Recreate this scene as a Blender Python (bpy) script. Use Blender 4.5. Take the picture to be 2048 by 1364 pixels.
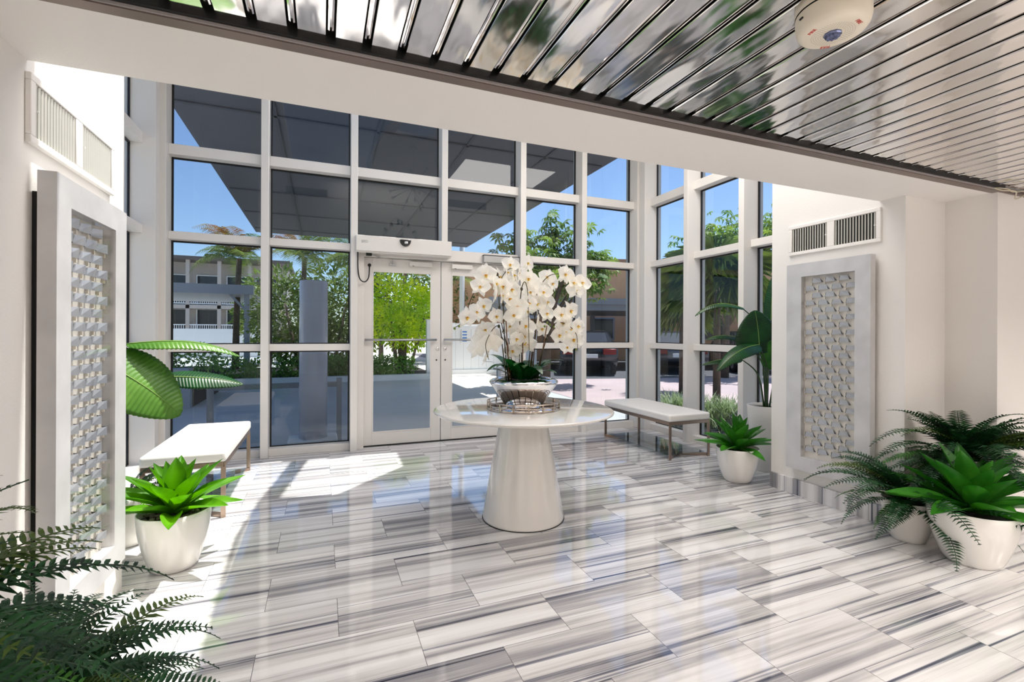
import bpy, bmesh, math, random
from mathutils import Vector, Matrix, Euler, noise
R = random.Random(7)
PI = math.pi
for o in list(bpy.data.objects): bpy.data.objects.remove(o)
S = bpy.context.scene
COL = S.collection
# ------------------------------------------------------------------ camera
FPX, CXP, CYP, CAMH = 952.0, 1024.0, 666.6, 1.285
YAW, ROLL = math.atan(379/952.0), 0.0043
cam_d = bpy.data.cameras.new('camera'); cam = bpy.data.objects.new('camera', cam_d); COL.objects.link(cam)
cam_d.sensor_width = 36; cam_d.lens = FPX/2048*36; cam_d.shift_y = (CYP-682)/2048.0; cam_d.clip_start = .02; cam_d.clip_end = 400
_F = Vector((math.sin(YAW), math.cos(YAW), 0)); _R = Vector((math.cos(YAW), -math.sin(YAW), 0)); _U = Vector((0, 0, 1))
r_ = _R*math.cos(ROLL) + _U*math.sin(ROLL); u_ = _U*math.cos(ROLL) - _R*math.sin(ROLL)
cam.matrix_world = Matrix(((r_.x, u_.x, -_F.x, 0), (r_.y, u_.y, -_F.y, 0), (r_.z, u_.z, -_F.z, CAMH), (0, 0, 0, 1)))
S.camera = cam
S.view_settings.view_transform = 'Standard'; S.view_settings.look = 'None'; S.view_settings.gamma = 1
S.view_settings.use_curve_mapping = False; S.view_settings.exposure = 0.27
# ------------------------------------------------------------------ sky and sun
W = bpy.data.worlds.new('sky'); S.world = W; W.use_nodes = True
wn = W.node_tree.nodes; wl = W.node_tree.links
sky = wn.new('ShaderNodeTexSky'); sky.sky_type = 'NISHITA'; sky.sun_disc = False
sky.sun_elevation = math.radians(62); sky.sun_rotation = math.radians(60); sky.air_density = 1.0; sky.dust_density = .6; sky.ozone_density = 3.0
bg = wn['Background']; bg.inputs[1].default_value = 0.21
wl.new(sky.outputs[0], bg.inputs[0])
SUN_T = Vector((-.30, -.058, -1)).normalized()
sd = bpy.data.lights.new('sun', 'SUN'); sd.energy = 8.5; sd.angle = math.radians(.6); sd.color = (1, .96, .90)
so = bpy.data.objects.new('sun', sd); COL.objects.link(so); so.rotation_euler = SUN_T.to_track_quat('-Z', 'Y').to_euler()
# unseen fill lights added under the lobby ceiling behind the camera
def area(name, loc, sx, sy, e, col=(1, .93, .85), rot=(0, 0, 0), spread=PI):
    d = bpy.data.lights.new(name, 'AREA'); d.shape = 'RECTANGLE'; d.size = sx; d.size_y = sy; d.energy = e; d.color = col; d.spread = spread
    o = bpy.data.objects.new(name, d); COL.objects.link(o); o.location = loc; o.rotation_euler = rot
for lx_ in (1.0, 2.3, 3.6, 4.9):
    for ly_ in (-.7, -2.3): area('lobby_fill', (lx_, ly_, 2.20), .6, .6, 24, (1, .93, .88), spread=math.radians(148))
area('vestibule_fill', (2.9, 3.3, 4.05), 1.6, 1.2, 50, (1, .96, .92))  # added overhead fill to brighten the entry walls, no fixture modelled
area('vestibule_fill', (1.0, 2.5, 4.05), 1.6, .5, 24, (1, .96, .92))

# ------------------------------------------------------------------ materials
def s2l(c): return tuple((x/12.92 if x <= .04045 else ((x+.055)/1.055)**2.4) for x in c)
MATS = {}
def mat(name, col, rough=.5, metal=0, bump=0, bscale=40, var=0, vscale=6, spec=.5, trans=0, coat=0, emis=None, sss=0):
    if name in MATS: return MATS[name]
    m = bpy.data.materials.new(name); m.use_nodes = True; MATS[name] = m
    n = m.node_tree.nodes; l = m.node_tree.links; b = n['Principled BSDF']
    c = (*s2l(col), 1)
    b.inputs['Base Color'].default_value = c; b.inputs['Roughness'].default_value = rough; b.inputs['Metallic'].default_value = metal
    b.inputs['Specular IOR Level'].default_value = spec; b.inputs['Coat Weight'].default_value = coat; b.inputs['Coat Roughness'].default_value = .03
    if emis: b.inputs['Emission Color'].default_value = c; b.inputs['Emission Strength'].default_value = emis
    tc = n.new('ShaderNodeTexCoord')
    if var:
        nz = n.new('ShaderNodeTexNoise'); nz.inputs['Scale'].default_value = vscale; nz.inputs['Detail'].default_value = 4
        l.new(tc.outputs['Object'], nz.inputs['Vector'])
        mx = n.new('ShaderNodeMix'); mx.data_type = 'RGBA'; mx.blend_type = 'MULTIPLY'
        mr = n.new('ShaderNodeMapRange'); mr.inputs[1].default_value = .3; mr.inputs[2].default_value = .7; mr.inputs[3].default_value = 1-var; mr.inputs[4].default_value = 1+var*.4
        l.new(nz.outputs['Fac'], mr.inputs[0]); cb = n.new('ShaderNodeCombineColor')
        for i in range(3): l.new(mr.outputs[0], cb.inputs[i])
        mx.inputs[0].default_value = 1; mx.inputs[6].default_value = c; l.new(cb.outputs[0], mx.inputs[7]); l.new(mx.outputs[2], b.inputs['Base Color'])
    if bump:
        nb = n.new('ShaderNodeTexNoise'); nb.inputs['Scale'].default_value = bscale; nb.inputs['Detail'].default_value = 5
        l.new(tc.outputs['Object'], nb.inputs['Vector'])
        bp = n.new('ShaderNodeBump'); bp.inputs['Strength'].default_value = bump; bp.inputs['Distance'].default_value = .01
        l.new(nb.outputs['Fac'], bp.inputs['Height']); l.new(bp.outputs[0], b.inputs['Normal'])
    return m
def leafmat(name, c1, c2, rough=.4, trans=.35, vscale=8, spec=.5):
    if name in MATS: return MATS[name]
    m = bpy.data.materials.new(name); m.use_nodes = True; MATS[name] = m
    n = m.node_tree.nodes; l = m.node_tree.links; b = n['Principled BSDF']; out = n['Material Output']
    b.inputs['Roughness'].default_value = rough; b.inputs['Specular IOR Level'].default_value = spec
    tc = n.new('ShaderNodeTexCoord'); nz = n.new('ShaderNodeTexNoise'); nz.inputs['Scale'].default_value = vscale; nz.inputs['Detail'].default_value = 3
    l.new(tc.outputs['Object'], nz.inputs['Vector'])
    cr = n.new('ShaderNodeValToRGB'); cr.color_ramp.elements[0].position = .35; cr.color_ramp.elements[1].position = .65
    cr.color_ramp.elements[0].color = (*s2l(c1), 1); cr.color_ramp.elements[1].color = (*s2l(c2), 1)
    l.new(nz.outputs['Fac'], cr.inputs[0]); l.new(cr.outputs[0], b.inputs['Base Color'])
    t = n.new('ShaderNodeBsdfTranslucent'); hs = n.new('ShaderNodeHueSaturation'); hs.inputs['Value'].default_value = 1.5; hs.inputs['Saturation'].default_value = 1.1
    l.new(cr.outputs[0], hs.inputs['Color']); l.new(hs.outputs[0], t.inputs['Color'])
    mx = n.new('ShaderNodeMixShader'); mx.inputs[0].default_value = trans
    l.new(b.outputs[0], mx.inputs[1]); l.new(t.outputs[0], mx.inputs[2]); l.new(mx.outputs[0], out.inputs[0])
    return m
def glass(name, tint, ior=1.5):
    m = bpy.data.materials.new(name); m.use_nodes = True; MATS[name] = m
    n = m.node_tree.nodes; l = m.node_tree.links; out = n['Material Output']; n.remove(n['Principled BSDF'])
    t = n.new('ShaderNodeBsdfTransparent'); t.inputs[0].default_value = (*tint, 1)
    g = n.new('ShaderNodeBsdfGlossy'); g.inputs['Roughness'].default_value = 0.0
    f0 = ((ior-1)/(ior+1))**2*1.05      # two surfaces of a pane, Schlick curve
    lw = n.new('ShaderNodeLayerWeight'); lw.inputs[0].default_value = .5
    pw = n.new('ShaderNodeMath'); pw.operation = 'POWER'; pw.inputs[1].default_value = 5; l.new(lw.outputs['Facing'], pw.inputs[0])
    f = n.new('ShaderNodeMath'); f.operation = 'MULTIPLY_ADD'; f.inputs[1].default_value = 1-f0; f.inputs[2].default_value = f0; l.new(pw.outputs[0], f.inputs[0])
    mx = n.new('ShaderNodeMixShader'); l.new(f.outputs[0], mx.inputs[0]); l.new(t.outputs[0], mx.inputs[1]); l.new(g.outputs[0], mx.inputs[2]); l.new(mx.outputs[0], out.inputs[0])
    return m
M_wall = mat('wall_paint', (.93, .915, .895), .55, bump=.10, bscale=120)
M_frame = mat('frame_paint', (.89, .87, .845), .38)
M_gasket = mat('black_gasket', (.03, .03, .035), .4)
M_tint = glass('tinted_glass', (.47, .535, .60), 1.5)
M_clear = glass('clear_glass', (.90, .92, .92), 1.45)
M_sun_opening = glass('sun_opening_glass', (.92, .93, .93), 1.45)
M_chrome = mat('chrome', (.93, .91, .90), .05, 1)
M_steel = mat('brushed_champagne_steel', (.66, .58, .52), .28, 1)
M_silver = mat('silver_leaf_frame', (.83, .825, .825), .42, .25, var=.16, vscale=5)
M_black = mat('black', (.02, .02, .02), .6)
M_lacquer = mat('gloss_cream_lacquer', (.90, .885, .86), .12, coat=.8)
M_pot = mat('glazed_white_pot', (.93, .915, .89), .22, coat=.5)
M_potm = mat('satin_white_pot', (.92, .90, .875), .4)
M_leather = mat('white_leatherette', (.93, .915, .89), .45, bump=.06, bscale=25)
M_trim = mat('bronze_trim', (.48, .42, .39), .35, .6)
M_satin_trim = mat('trim_lip', (.66, .64, .63), .5, .2)
M_canopy = mat('canopy_paint', (.39, .39, .42), .6)
M_grey = mat('grey_paint', (.62, .63, .65), .5)
M_white = mat('white_paint', (.95, .95, .94), .45)
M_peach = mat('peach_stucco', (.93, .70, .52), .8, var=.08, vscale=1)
M_stone = mat('river_stone', (.55, .50, .44), .6, var=.3, vscale=14)
M_soil = mat('dark_soil', (.10, .085, .07), .9, bump=.6, bscale=60)
M_bark = mat('bark', (.45, .38, .32), .9, bump=.5, bscale=30, var=.3, vscale=9)
L_fern = leafmat('fern_green', (.05, .16, .08), (.13, .33, .16), .42, .15, 14)
L_fern2 = leafmat('fern_olive', (.20, .30, .10), (.33, .42, .18), .42, .2, 14)
L_fern3 = leafmat('fern_lit', (.14, .34, .10), (.28, .50, .18), .42, .2, 14)  # lighter copy of the fern green, light on some fronds put into colour
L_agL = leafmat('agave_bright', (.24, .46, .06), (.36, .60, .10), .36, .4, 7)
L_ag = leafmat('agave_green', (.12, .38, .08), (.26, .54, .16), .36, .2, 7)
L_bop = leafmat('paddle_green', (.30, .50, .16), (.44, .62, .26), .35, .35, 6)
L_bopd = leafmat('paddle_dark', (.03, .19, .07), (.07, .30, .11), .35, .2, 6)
L_orch = leafmat('orchid_leaf', (.04, .20, .07), (.10, .36, .13), .25, .1, 9)
L_bright = leafmat('croton', (.55, .74, .10), (.92, .95, .20), .5, .4, 2.2)
L_hedge = leafmat('hedge', (.30, .50, .16), (.58, .74, .36), .5, .35, 3)
L_tree = leafmat('tree', (.30, .44, .18), (.62, .70, .34), .5, .35, 1.3)
L_palm = leafmat('palm', (.25, .38, .14), (.54, .60, .28), .5, .3, 1.2)
L_red = leafmat('dry_palm', (.62, .42, .26), (.52, .52, .26), .5, .3, 1.5)
M_petal = leafmat('petal', (.93, .92, .90), (.97, .96, .93), .6, .35, 5, .2)

# ------------------------------------------------------------------ mesh helpers
class MB:
    def __init__(s): s.v = []; s.f = []; s.m = []; s.sm = []
    def add(s, vs, fs, mi=0, smooth=False):
        o = len(s.v); s.v += [tuple(v) for v in vs]
        for f in fs: s.f.append(tuple(i+o for i in f)); s.m.append(mi); s.sm.append(smooth)
        return s
    def box(s, x0, x1, y0, y1, z0, z1, mi=0):
        v = [(x0, y0, z0), (x1, y0, z0), (x1, y1, z0), (x0, y1, z0), (x0, y0, z1), (x1, y0, z1), (x1, y1, z1), (x0, y1, z1)]
        return s.add(v, [(3, 2, 1, 0), (4, 5, 6, 7), (0, 1, 5, 4), (1, 2, 6, 5), (2, 3, 7, 6), (3, 0, 4, 7)], mi)
    def bar(s, a, b, w, h, mi=0, up=(0, 0, 1)):
        a = Vector(a); b = Vector(b); d = (b-a).normalized(); up = Vector(up)
        if abs(d.dot(up)) > .95: up = Vector((1, 0, 0))
        r = d.cross(up).normalized()*w/2; u = r.cross(d).normalized()*h/2
        v = [a-r-u, a+r-u, a+r+u, a-r+u, b-r-u, b+r-u, b+r+u, b-r+u]
        return s.add(v, [(0, 1, 2, 3), (7, 6, 5, 4), (0, 4, 5, 1), (1, 5, 6, 2), (2, 6, 7, 3), (3, 7, 4, 0)], mi)
    def tube(s, pts, rad, n=8, mi=0, caps=True):
        pts = [Vector(p) for p in pts]; rad = rad if isinstance(rad, (list, tuple)) else [rad]*len(pts)
        vs = []; fs = []; pr = None
        for i, p in enumerate(pts):
            d = (pts[min(i+1, len(pts)-1)]-pts[max(i-1, 0)]).normalized()
            if pr is None: pr = d.orthogonal().normalized()
            pr = (pr-d*pr.dot(d)).normalized(); q = d.cross(pr)
            for k in range(n):
                a = 2*PI*k/n; vs.append(p+(pr*math.cos(a)+q*math.sin(a))*rad[i])
        for i in range(len(pts)-1):
            for k in range(n): fs.append((i*n+k, i*n+(k+1) % n, (i+1)*n+(k+1) % n, (i+1)*n+k))
        if caps: fs.append(tuple(range(n))[::-1]); fs.append(tuple((len(pts)-1)*n+k for k in range(n)))
        return s.add(vs, fs, mi, True)
    def lathe(s, prof, n=48, c=(0, 0), mi=0, capb=False, capt=False, sy=1):
        vs = []; fs = []
        for r, z in prof:
            for k in range(n):
                a = 2*PI*k/n; vs.append((c[0]+r*math.cos(a), c[1]+r*math.sin(a)*sy, z))
        for i in range(len(prof)-1):
            for k in range(n): fs.append((i*n+k, i*n+(k+1) % n, (i+1)*n+(k+1) % n, (i+1)*n+k))
        if capb: fs.append(tuple(range(n))[::-1])
        if capt: fs.append(tuple((len(prof)-1)*n+k for k in range(n)))
        return s.add(vs, fs, mi, True)
    def sphere(s, c, r, n=12, m=8, mi=0, sc=(1, 1, 1)):
        pr = [(max(1e-4, math.sin(PI*i/m))*r, -math.cos(PI*i/m)*r) for i in range(m+1)]
        vs = []; fs = []
        for rr, z in pr:
            for k in range(n):
                a = 2*PI*k/n; vs.append((c[0]+rr*math.cos(a)*sc[0], c[1]+rr*math.sin(a)*sc[1], c[2]+z*sc[2]))
        for i in range(m):
            for k in range(n): fs.append((i*n+k, i*n+(k+1) % n, (i+1)*n+(k+1) % n, (i+1)*n+k))
        return s.add(vs, fs, mi, True)
    def grid(s, fn, nu, nv, mi=0, smooth=True):
        vs = [fn(i/nu, j/nv) for j in range(nv+1) for i in range(nu+1)]
        fs = [(j*(nu+1)+i, j*(nu+1)+i+1, (j+1)*(nu+1)+i+1, (j+1)*(nu+1)+i) for j in range(nv) for i in range(nu)]
        return s.add(vs, fs, mi, smooth)
    def mesh(s, name, mats):
        me = bpy.data.meshes.new(name); me.from_pydata(s.v, [], s.f)
        for m in (mats if isinstance(mats, (list, tuple)) else [mats]): me.materials.append(m)
        me.polygons.foreach_set('material_index', s.m); me.polygons.foreach_set('use_smooth', s.sm); me.update()
        return me
    def build(s, name, mats, parent=None, bevel=0, loc=None, seg=2, solid=0, auto=False):
        o = bpy.data.objects.new(name, s.mesh(name, mats)); COL.objects.link(o)
        if parent: o.parent = parent
        if loc: o.location = loc
        if solid: md = o.modifiers.new('s', 'SOLIDIFY'); md.thickness = solid; md.offset = 0
        if bevel:
            md = o.modifiers.new('b', 'BEVEL'); md.width = bevel; md.segments = seg; md.limit_method = 'ANGLE'; md.angle_limit = .7
        if auto or bevel:
            if auto:
                for p in o.data.polygons: p.use_smooth = True
            try: o.data.set_sharp_from_angle(angle=.7)
            except Exception: pass
        return o
def empty(name, loc=(0, 0, 0), rz=0):
    o = bpy.data.objects.new(name, None); COL.objects.link(o); o.location = loc; o.rotation_euler = (0, 0, rz); o.empty_display_size = .1
    return o
def tag(o, label, cat, group=None, kind=None):
    o['label'] = label; o['category'] = cat
    if group: o['group'] = group
    if kind: o['kind'] = kind
    return o
def struct(o, label=None, cat=None):
    o['kind'] = 'structure'
    if label: o['label'] = label
    if cat: o['category'] = cat
    return o
def copyobj(o, parent=None, loc=None, rot=None, sc=None):
    c = o.copy(); COL.objects.link(c)
    if parent: c.parent = parent
    if loc is not None: c.location = loc
    if rot is not None: c.rotation_euler = rot
    if sc is not None: c.scale = sc if isinstance(sc, (tuple, list)) else (sc, sc, sc)
    return c
def bezier(pts, n=8):
    out = []; P = [Vector(p) for p in pts]
    for i in range(len(P)-1):
        p0 = P[max(i-1, 0)]; p1 = P[i]; p2 = P[i+1]; p3 = P[min(i+2, len(P)-1)]
        for k in range(n):
            t = k/n
            out.append(.5*((2*p1)+(p2-p0)*t+(2*p0-5*p1+4*p2-p3)*t*t+(3*p1-p0-3*p2+p3)*t**3))
    out.append(P[-1]); return out
def poly_slab(name, outer, holes, z0, z1, m):
    cu = bpy.data.curves.new(name, 'CURVE'); cu.dimensions = '2D'; cu.fill_mode = 'BOTH'; cu.extrude = (z1-z0)/2
    for pl in [outer]+holes:
        sp = cu.splines.new('POLY'); sp.points.add(len(pl)-1); sp.use_cyclic_u = True
        for i, p in enumerate(pl): sp.points[i].co = (p[0], p[1], 0, 1)
    o = bpy.data.objects.new(name, cu); COL.objects.link(o)
    me = bpy.data.meshes.new_from_object(o.evaluated_get(bpy.context.evaluated_depsgraph_get())); bpy.data.objects.remove(o)
    o = bpy.data.objects.new(name, me); COL.objects.link(o); me.materials.append(m)
    for v in me.vertices: v.co.z += (z0+z1)/2
    return o
def text_mesh(name, txt, size, m, parent, loc, rot, depth=.0004):
    cu = bpy.data.curves.new(name, 'FONT'); cu.body = txt; cu.size = size; cu.extrude = depth; cu.align_x = 'CENTER'; cu.align_y = 'CENTER'
    o = bpy.data.objects.new(name, cu); COL.objects.link(o); bpy.context.view_layer.update()
    me = bpy.data.meshes.new_from_object(o.evaluated_get(bpy.context.evaluated_depsgraph_get())); bpy.data.objects.remove(o)
    o = bpy.data.objects.new(name, me); COL.objects.link(o); me.materials.append(m); o.parent = parent; o.location = loc; o.rotation_euler = rot
    return o

# ================================================================== ROOM SHELL
XL, XR, XC = -.93, 3.545, 1.31            # side walls of the entry
YP, YE = 1.945, 2.94                      # pilaster corner, end of side walls
ZS, ZT = 2.2, 4.1                         # soffit, vestibule roof
# marble floor ------------------------------------------------------
def marble(name, vert=False):
    m = bpy.data.materials.new(name); m.use_nodes = True; n = m.node_tree.nodes; l = m.node_tree.links; b = n['Principled BSDF']
    tc = n.new('ShaderNodeTexCoord'); sp = n.new('ShaderNodeSeparateXYZ'); l.new(tc.outputs['Object'], sp.inputs[0])
    def mth(op, a, b_=None, c=None):
        q = n.new('ShaderNodeMath'); q.operation = op
        for i, v in enumerate((a, b_, c)):
            if v is None: continue
            if isinstance(v, (int, float)): q.inputs[i].default_value = v
            else: l.new(v, q.inputs[i])
        return q.outputs[0]
    TL, TH = .624, .3125
    if not vert:
        x = sp.outputs[0]; y = sp.outputs[1]
        ry = mth('DIVIDE', mth('SUBTRACT', y, 1.8245-TH*40), TH); row = mth('FLOOR', ry); fy = mth('FRACT', ry)
        par = mth('MODULO', row, 2)
        rx = mth('DIVIDE', mth('ADD', mth('SUBTRACT', x, .07-TL*40), mth('MULTIPLY', mth('SUBTRACT', 1, par), TL/2)), TL)
        col = mth('FLOOR', rx); fx = mth('FRACT', rx)
        along, across = x, y
    else:
        rx = mth('DIVIDE', mth('ADD', sp.outputs[1], 10), TL*.98); col = mth('FLOOR', rx); fx = mth('FRACT', rx); row = mth('MULTIPLY', col, 0); fy = None
        along, across = sp.outputs[2], sp.outputs[1]
    cv = n.new('ShaderNodeCombineXYZ'); l.new(row, cv.inputs[0]); l.new(col, cv.inputs[1])
    wnz = n.new('ShaderNodeTexWhiteNoise'); wnz.noise_dimensions = '3D'; l.new(cv.outputs[0], wnz.inputs['Vector'])
    ws = n.new('ShaderNodeSeparateColor'); l.new(wnz.outputs['Color'], ws.inputs[0])
    def layer(fa, fc, off, det, rough=.6):
        v = n.new('ShaderNodeCombineXYZ')
        l.new(mth('MULTIPLY', along, fa), v.inputs[0])
        l.new(mth('ADD', mth('MULTIPLY', across, fc), mth('MULTIPLY', ws.outputs[0], 57.)), v.inputs[1])
        l.new(mth('ADD', mth('MULTIPLY', ws.outputs[1], 31.), off), v.inputs[2])
        z = n.new('ShaderNodeTexNoise'); z.inputs['Scale'].default_value = 1; z.inputs['Detail'].default_value = det; z.inputs['Roughness'].default_value = rough
        l.new(v.outputs[0], z.inputs['Vector']); return z.outputs['Fac']
    def ramp(fac, stops):
        c = n.new('ShaderNodeValToRGB'); e = c.color_ramp.elements
        while len(e) < len(stops): e.new(.5)
        for i, (p, cc) in enumerate(stops): e[i].position = p; e[i].color = (*s2l(cc), 1)
        l.new(fac, c.inputs[0]); return c.outputs[0]
    A = ramp(mth('ADD', layer(.32, 11, 0, 5), mth('MULTIPLY', mth('SUBTRACT', ws.outputs[2], .5), .10)), [(.30, (.52, .52, .54)), (.41, (.68, .67, .67)), (.48, (.83, .815, .80)), (.56, (.92, .91, .895)), (.70, (.96, .955, .94))])
    B = ramp(layer(.25, 30, 9.3, 4, .62), [(.30, (.30, .32, .40)), (.37, (.62, .63, .68)), (.43, (.97, .97, .98))])
    mx = n.new('ShaderNodeMix'); mx.data_type = 'RGBA'; mx.blend_type = 'MULTIPLY'; mx.inputs[0].default_value = 1
    l.new(A, mx.inputs[6]); l.new(B, mx.inputs[7])
    def edge(f, w, size): return mth('LESS_THAN', mth('MULTIPLY', mth('MINIMUM', f, mth('SUBTRACT', 1, f)), size), w)
    j = edge(fx, .0012, TL)
    if fy is not None: j = mth('MAXIMUM', j, edge(fy, .0010, TH))
    mj = n.new('ShaderNodeMix'); mj.data_type = 'RGBA'; l.new(j, mj.inputs[0]); l.new(mx.outputs[2], mj.inputs[6]); mj.inputs[7].default_value = (*s2l((.40, .39, .40)), 1)
    l.new(mj.outputs[2], b.inputs['Base Color'])
    b.inputs['Roughness'].default_value = .06; b.inputs['Specular IOR Level'].default_value = .85; b.inputs['Coat Weight'].default_value = .35; b.inputs['Coat Roughness'].default_value = .02
    # slight unevenness from tile to tile
    nb = n.new('ShaderNodeTexNoise'); nb.inputs['Scale'].default_value = 2.5; l.new(tc.outputs['Object'], nb.inputs['Vector'])
    bp = n.new('ShaderNodeBump'); bp.inputs['Strength'].default_value = .05; bp.inputs['Distance'].default_value = .01; l.new(nb.outputs['Fac'], bp.inputs['Height']); l.new(bp.outputs[0], b.inputs['Normal'])
    return m
M_marble = marble('striped_marble'); M_marblev = marble('striped_marble_base', True)
struct(MB().box(-1.75, 7, -5, 5.66, -.1, 0).build('floor', M_marble))
# walls
struct(MB().box(XL-.18, XL, -5, YE, 0, ZT).build('wall_left', M_wall))
w = MB().box(XR, XR+.44, YP, YE, 0, ZT)
w.box(3.985, 7, 1.67, YP, 0, ZT)
struct(w.build('wall_right', M_wall))
struct(MB().box(7, 7.15, -5, 1.67, 0, 2.5).build('wall_east', M_wall))
struct(MB().box(XL-.18, 7.15, -5.15, -5, 0, 2.5).build('wall_rear', M_wall))
# beam / upper wall between lobby and entry
struct(MB().box(XL, 3.985, 1.70, 2.10, ZS, ZT).build('wall_beam', M_wall))
struct(MB().box(XR-.018, XR, YP-.0, YE, 0, .125).build('baseboard_right', M_marblev))
struct(MB().box(3.985, 7, 1.652, 1.67, 0, .125).build('baseboard_lobby', M_marblev))
# vestibule shoulder walls that close the gap between side wall and glass wall (hidden behind wall ends)
struct(MB().box(-1.70, XL-.18, 2.1, 2.5, 0, ZT).build('wall_shoulder_left', M_wall))
struct(MB().box(3.985, 4.30, 2.1, 2.5, 0, ZT).build('wall_shoulder_right', M_wall))
# vestibule roof; two unseen openings added and shaped to throw the floor sun patches
LA = [(-1.7, 2.02), (-.43, 2.02), (-.46, 2.6), (-.50, 3.4), (-.43, 4.1), (-.26, 5.26), (-1.7, 5.26)]
LB = [(-.30, 4.10), (.12, 4.02), (.74, 4.66), (.76, 5.2), (-.12, 5.26)]
LC = [(.86, 4.74), (1.66, 5.12), (1.62, 5.25), (.88, 5.2)]
sh = (-SUN_T.x/-SUN_T.z*(ZT), -SUN_T.y/-SUN_T.z*(ZT))
def shift(pl): return [(p[0]+sh[0], p[1]+sh[1]) for p in pl]
roof_o = [(-1.75, 2.1), (4.42, 2.1), (4.42, 5.72), (-1.75, 5.72)]
LA2 = [(max(x, -1.55), y) for x, y in shift(LA)]
struct(poly_slab('ceiling_vestibule', roof_o, [LA2, shift(LB)], ZT, ZT+.06, M_wall))
for i, pl in enumerate((LA2, shift(LB))):
    g = poly_slab('window_%d' % (40+i), pl, [], ZT+.02, ZT+.028, M_sun_opening); struct(g)  # panes closing the added sun openings
# lobby ceiling: mirrored slats on carriers ---------------------------------------
def mirror_mat():
    m = bpy.data.materials.new('mirror_slat'); m.use_nodes = True; n = m.node_tree.nodes; l = m.node_tree.links; b = n['Principled BSDF']
    b.inputs['Base Color'].default_value = (.89, .865, .845, 1); b.inputs['Metallic'].default_value = 1; b.inputs['Roughness'].default_value = .085
    tc = n.new('ShaderNodeTexCoord'); mp = n.new('ShaderNodeMapping'); mp.inputs['Scale'].default_value = (9, 2.6, 1)
    nz = n.new('ShaderNodeTexNoise'); nz.inputs['Scale'].default_value = 1; nz.inputs['Detail'].default_value = 1.5
    l.new(tc.outputs['Object'], mp.inputs[0]); l.new(mp.outputs[0], nz.inputs['Vector'])
    bp = n.new('ShaderNodeBump'); bp.inputs['Strength'].default_value = .55; bp.inputs['Distance'].default_value = .012
    l.new(nz.outputs['Fac'], bp.inputs['Height']); l.new(bp.outputs[0], b.inputs['Normal']); return m
M_slat = mirror_mat()
ceil = struct(MB().box(XL, 7, -5, 1.70, 2.28, 2.34).build('ceiling', M_black))
sl = MB(); ch = MB(); P = .1105; x = .0205+P*-9
while x < 7-P:
    a, b_ = x+.0135, x+P-.0135
    if a > XL:
        y0, y1, z = -5, 1.634, 2.222
        pr = [(a, z+.012), (a, z+.002), (a+.0015, z), (a+.004, z), (b_-.004, z), (b_-.0015, z), (b_, z+.002), (b_, z+.012)]
        vs = [(p[0], yy, p[1]) for yy in (y0, y1) for p in pr]; k = len(pr)
        sl.add(vs, [(i, i+1, k+i+1, k+i) for i in range(k-1)])
    c0, c1 = x-.0085, x+.0085
    if c0 > XL: 
        z = 2.230
        pr = [(c0, z+.006), (c0, z), (c0+.005, z-.001), (c0+.006, z+.006), (c1-.006, z+.006), (c1-.005, z-.001), (c1, z), (c1, z+.006)]
        vs = [(p[0], yy, p[1]) for yy in (-5, 1.60) for p in pr]; k = len(pr)
        ch.add(vs, [(i, i+1, k+i+1, k+i) for i in range(k-1)])
    x += P
sl.build('slat', M_slat, ceil, solid=0); ch.build('slat_joint', M_chrome, ceil)
struct(MB().box(XL, 3.985, 1.655, 1.70, ZS-.004, ZS+.012).box(XL, 3.985, 1.648, 1.658, ZS+.0, ZS+.008, 1).box(XL, 3.985, 1.634, 1.648, ZS+.008, ZS+.08, 2).build('trim_1', [M_trim, M_satin_trim, M_black]))  # black box paints in the gap shadow along the slat ends
struct(MB().box(3.985, 7, 1.655, 1.67, ZS-.004, ZS+.02).build('trim_2', M_trim))

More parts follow.
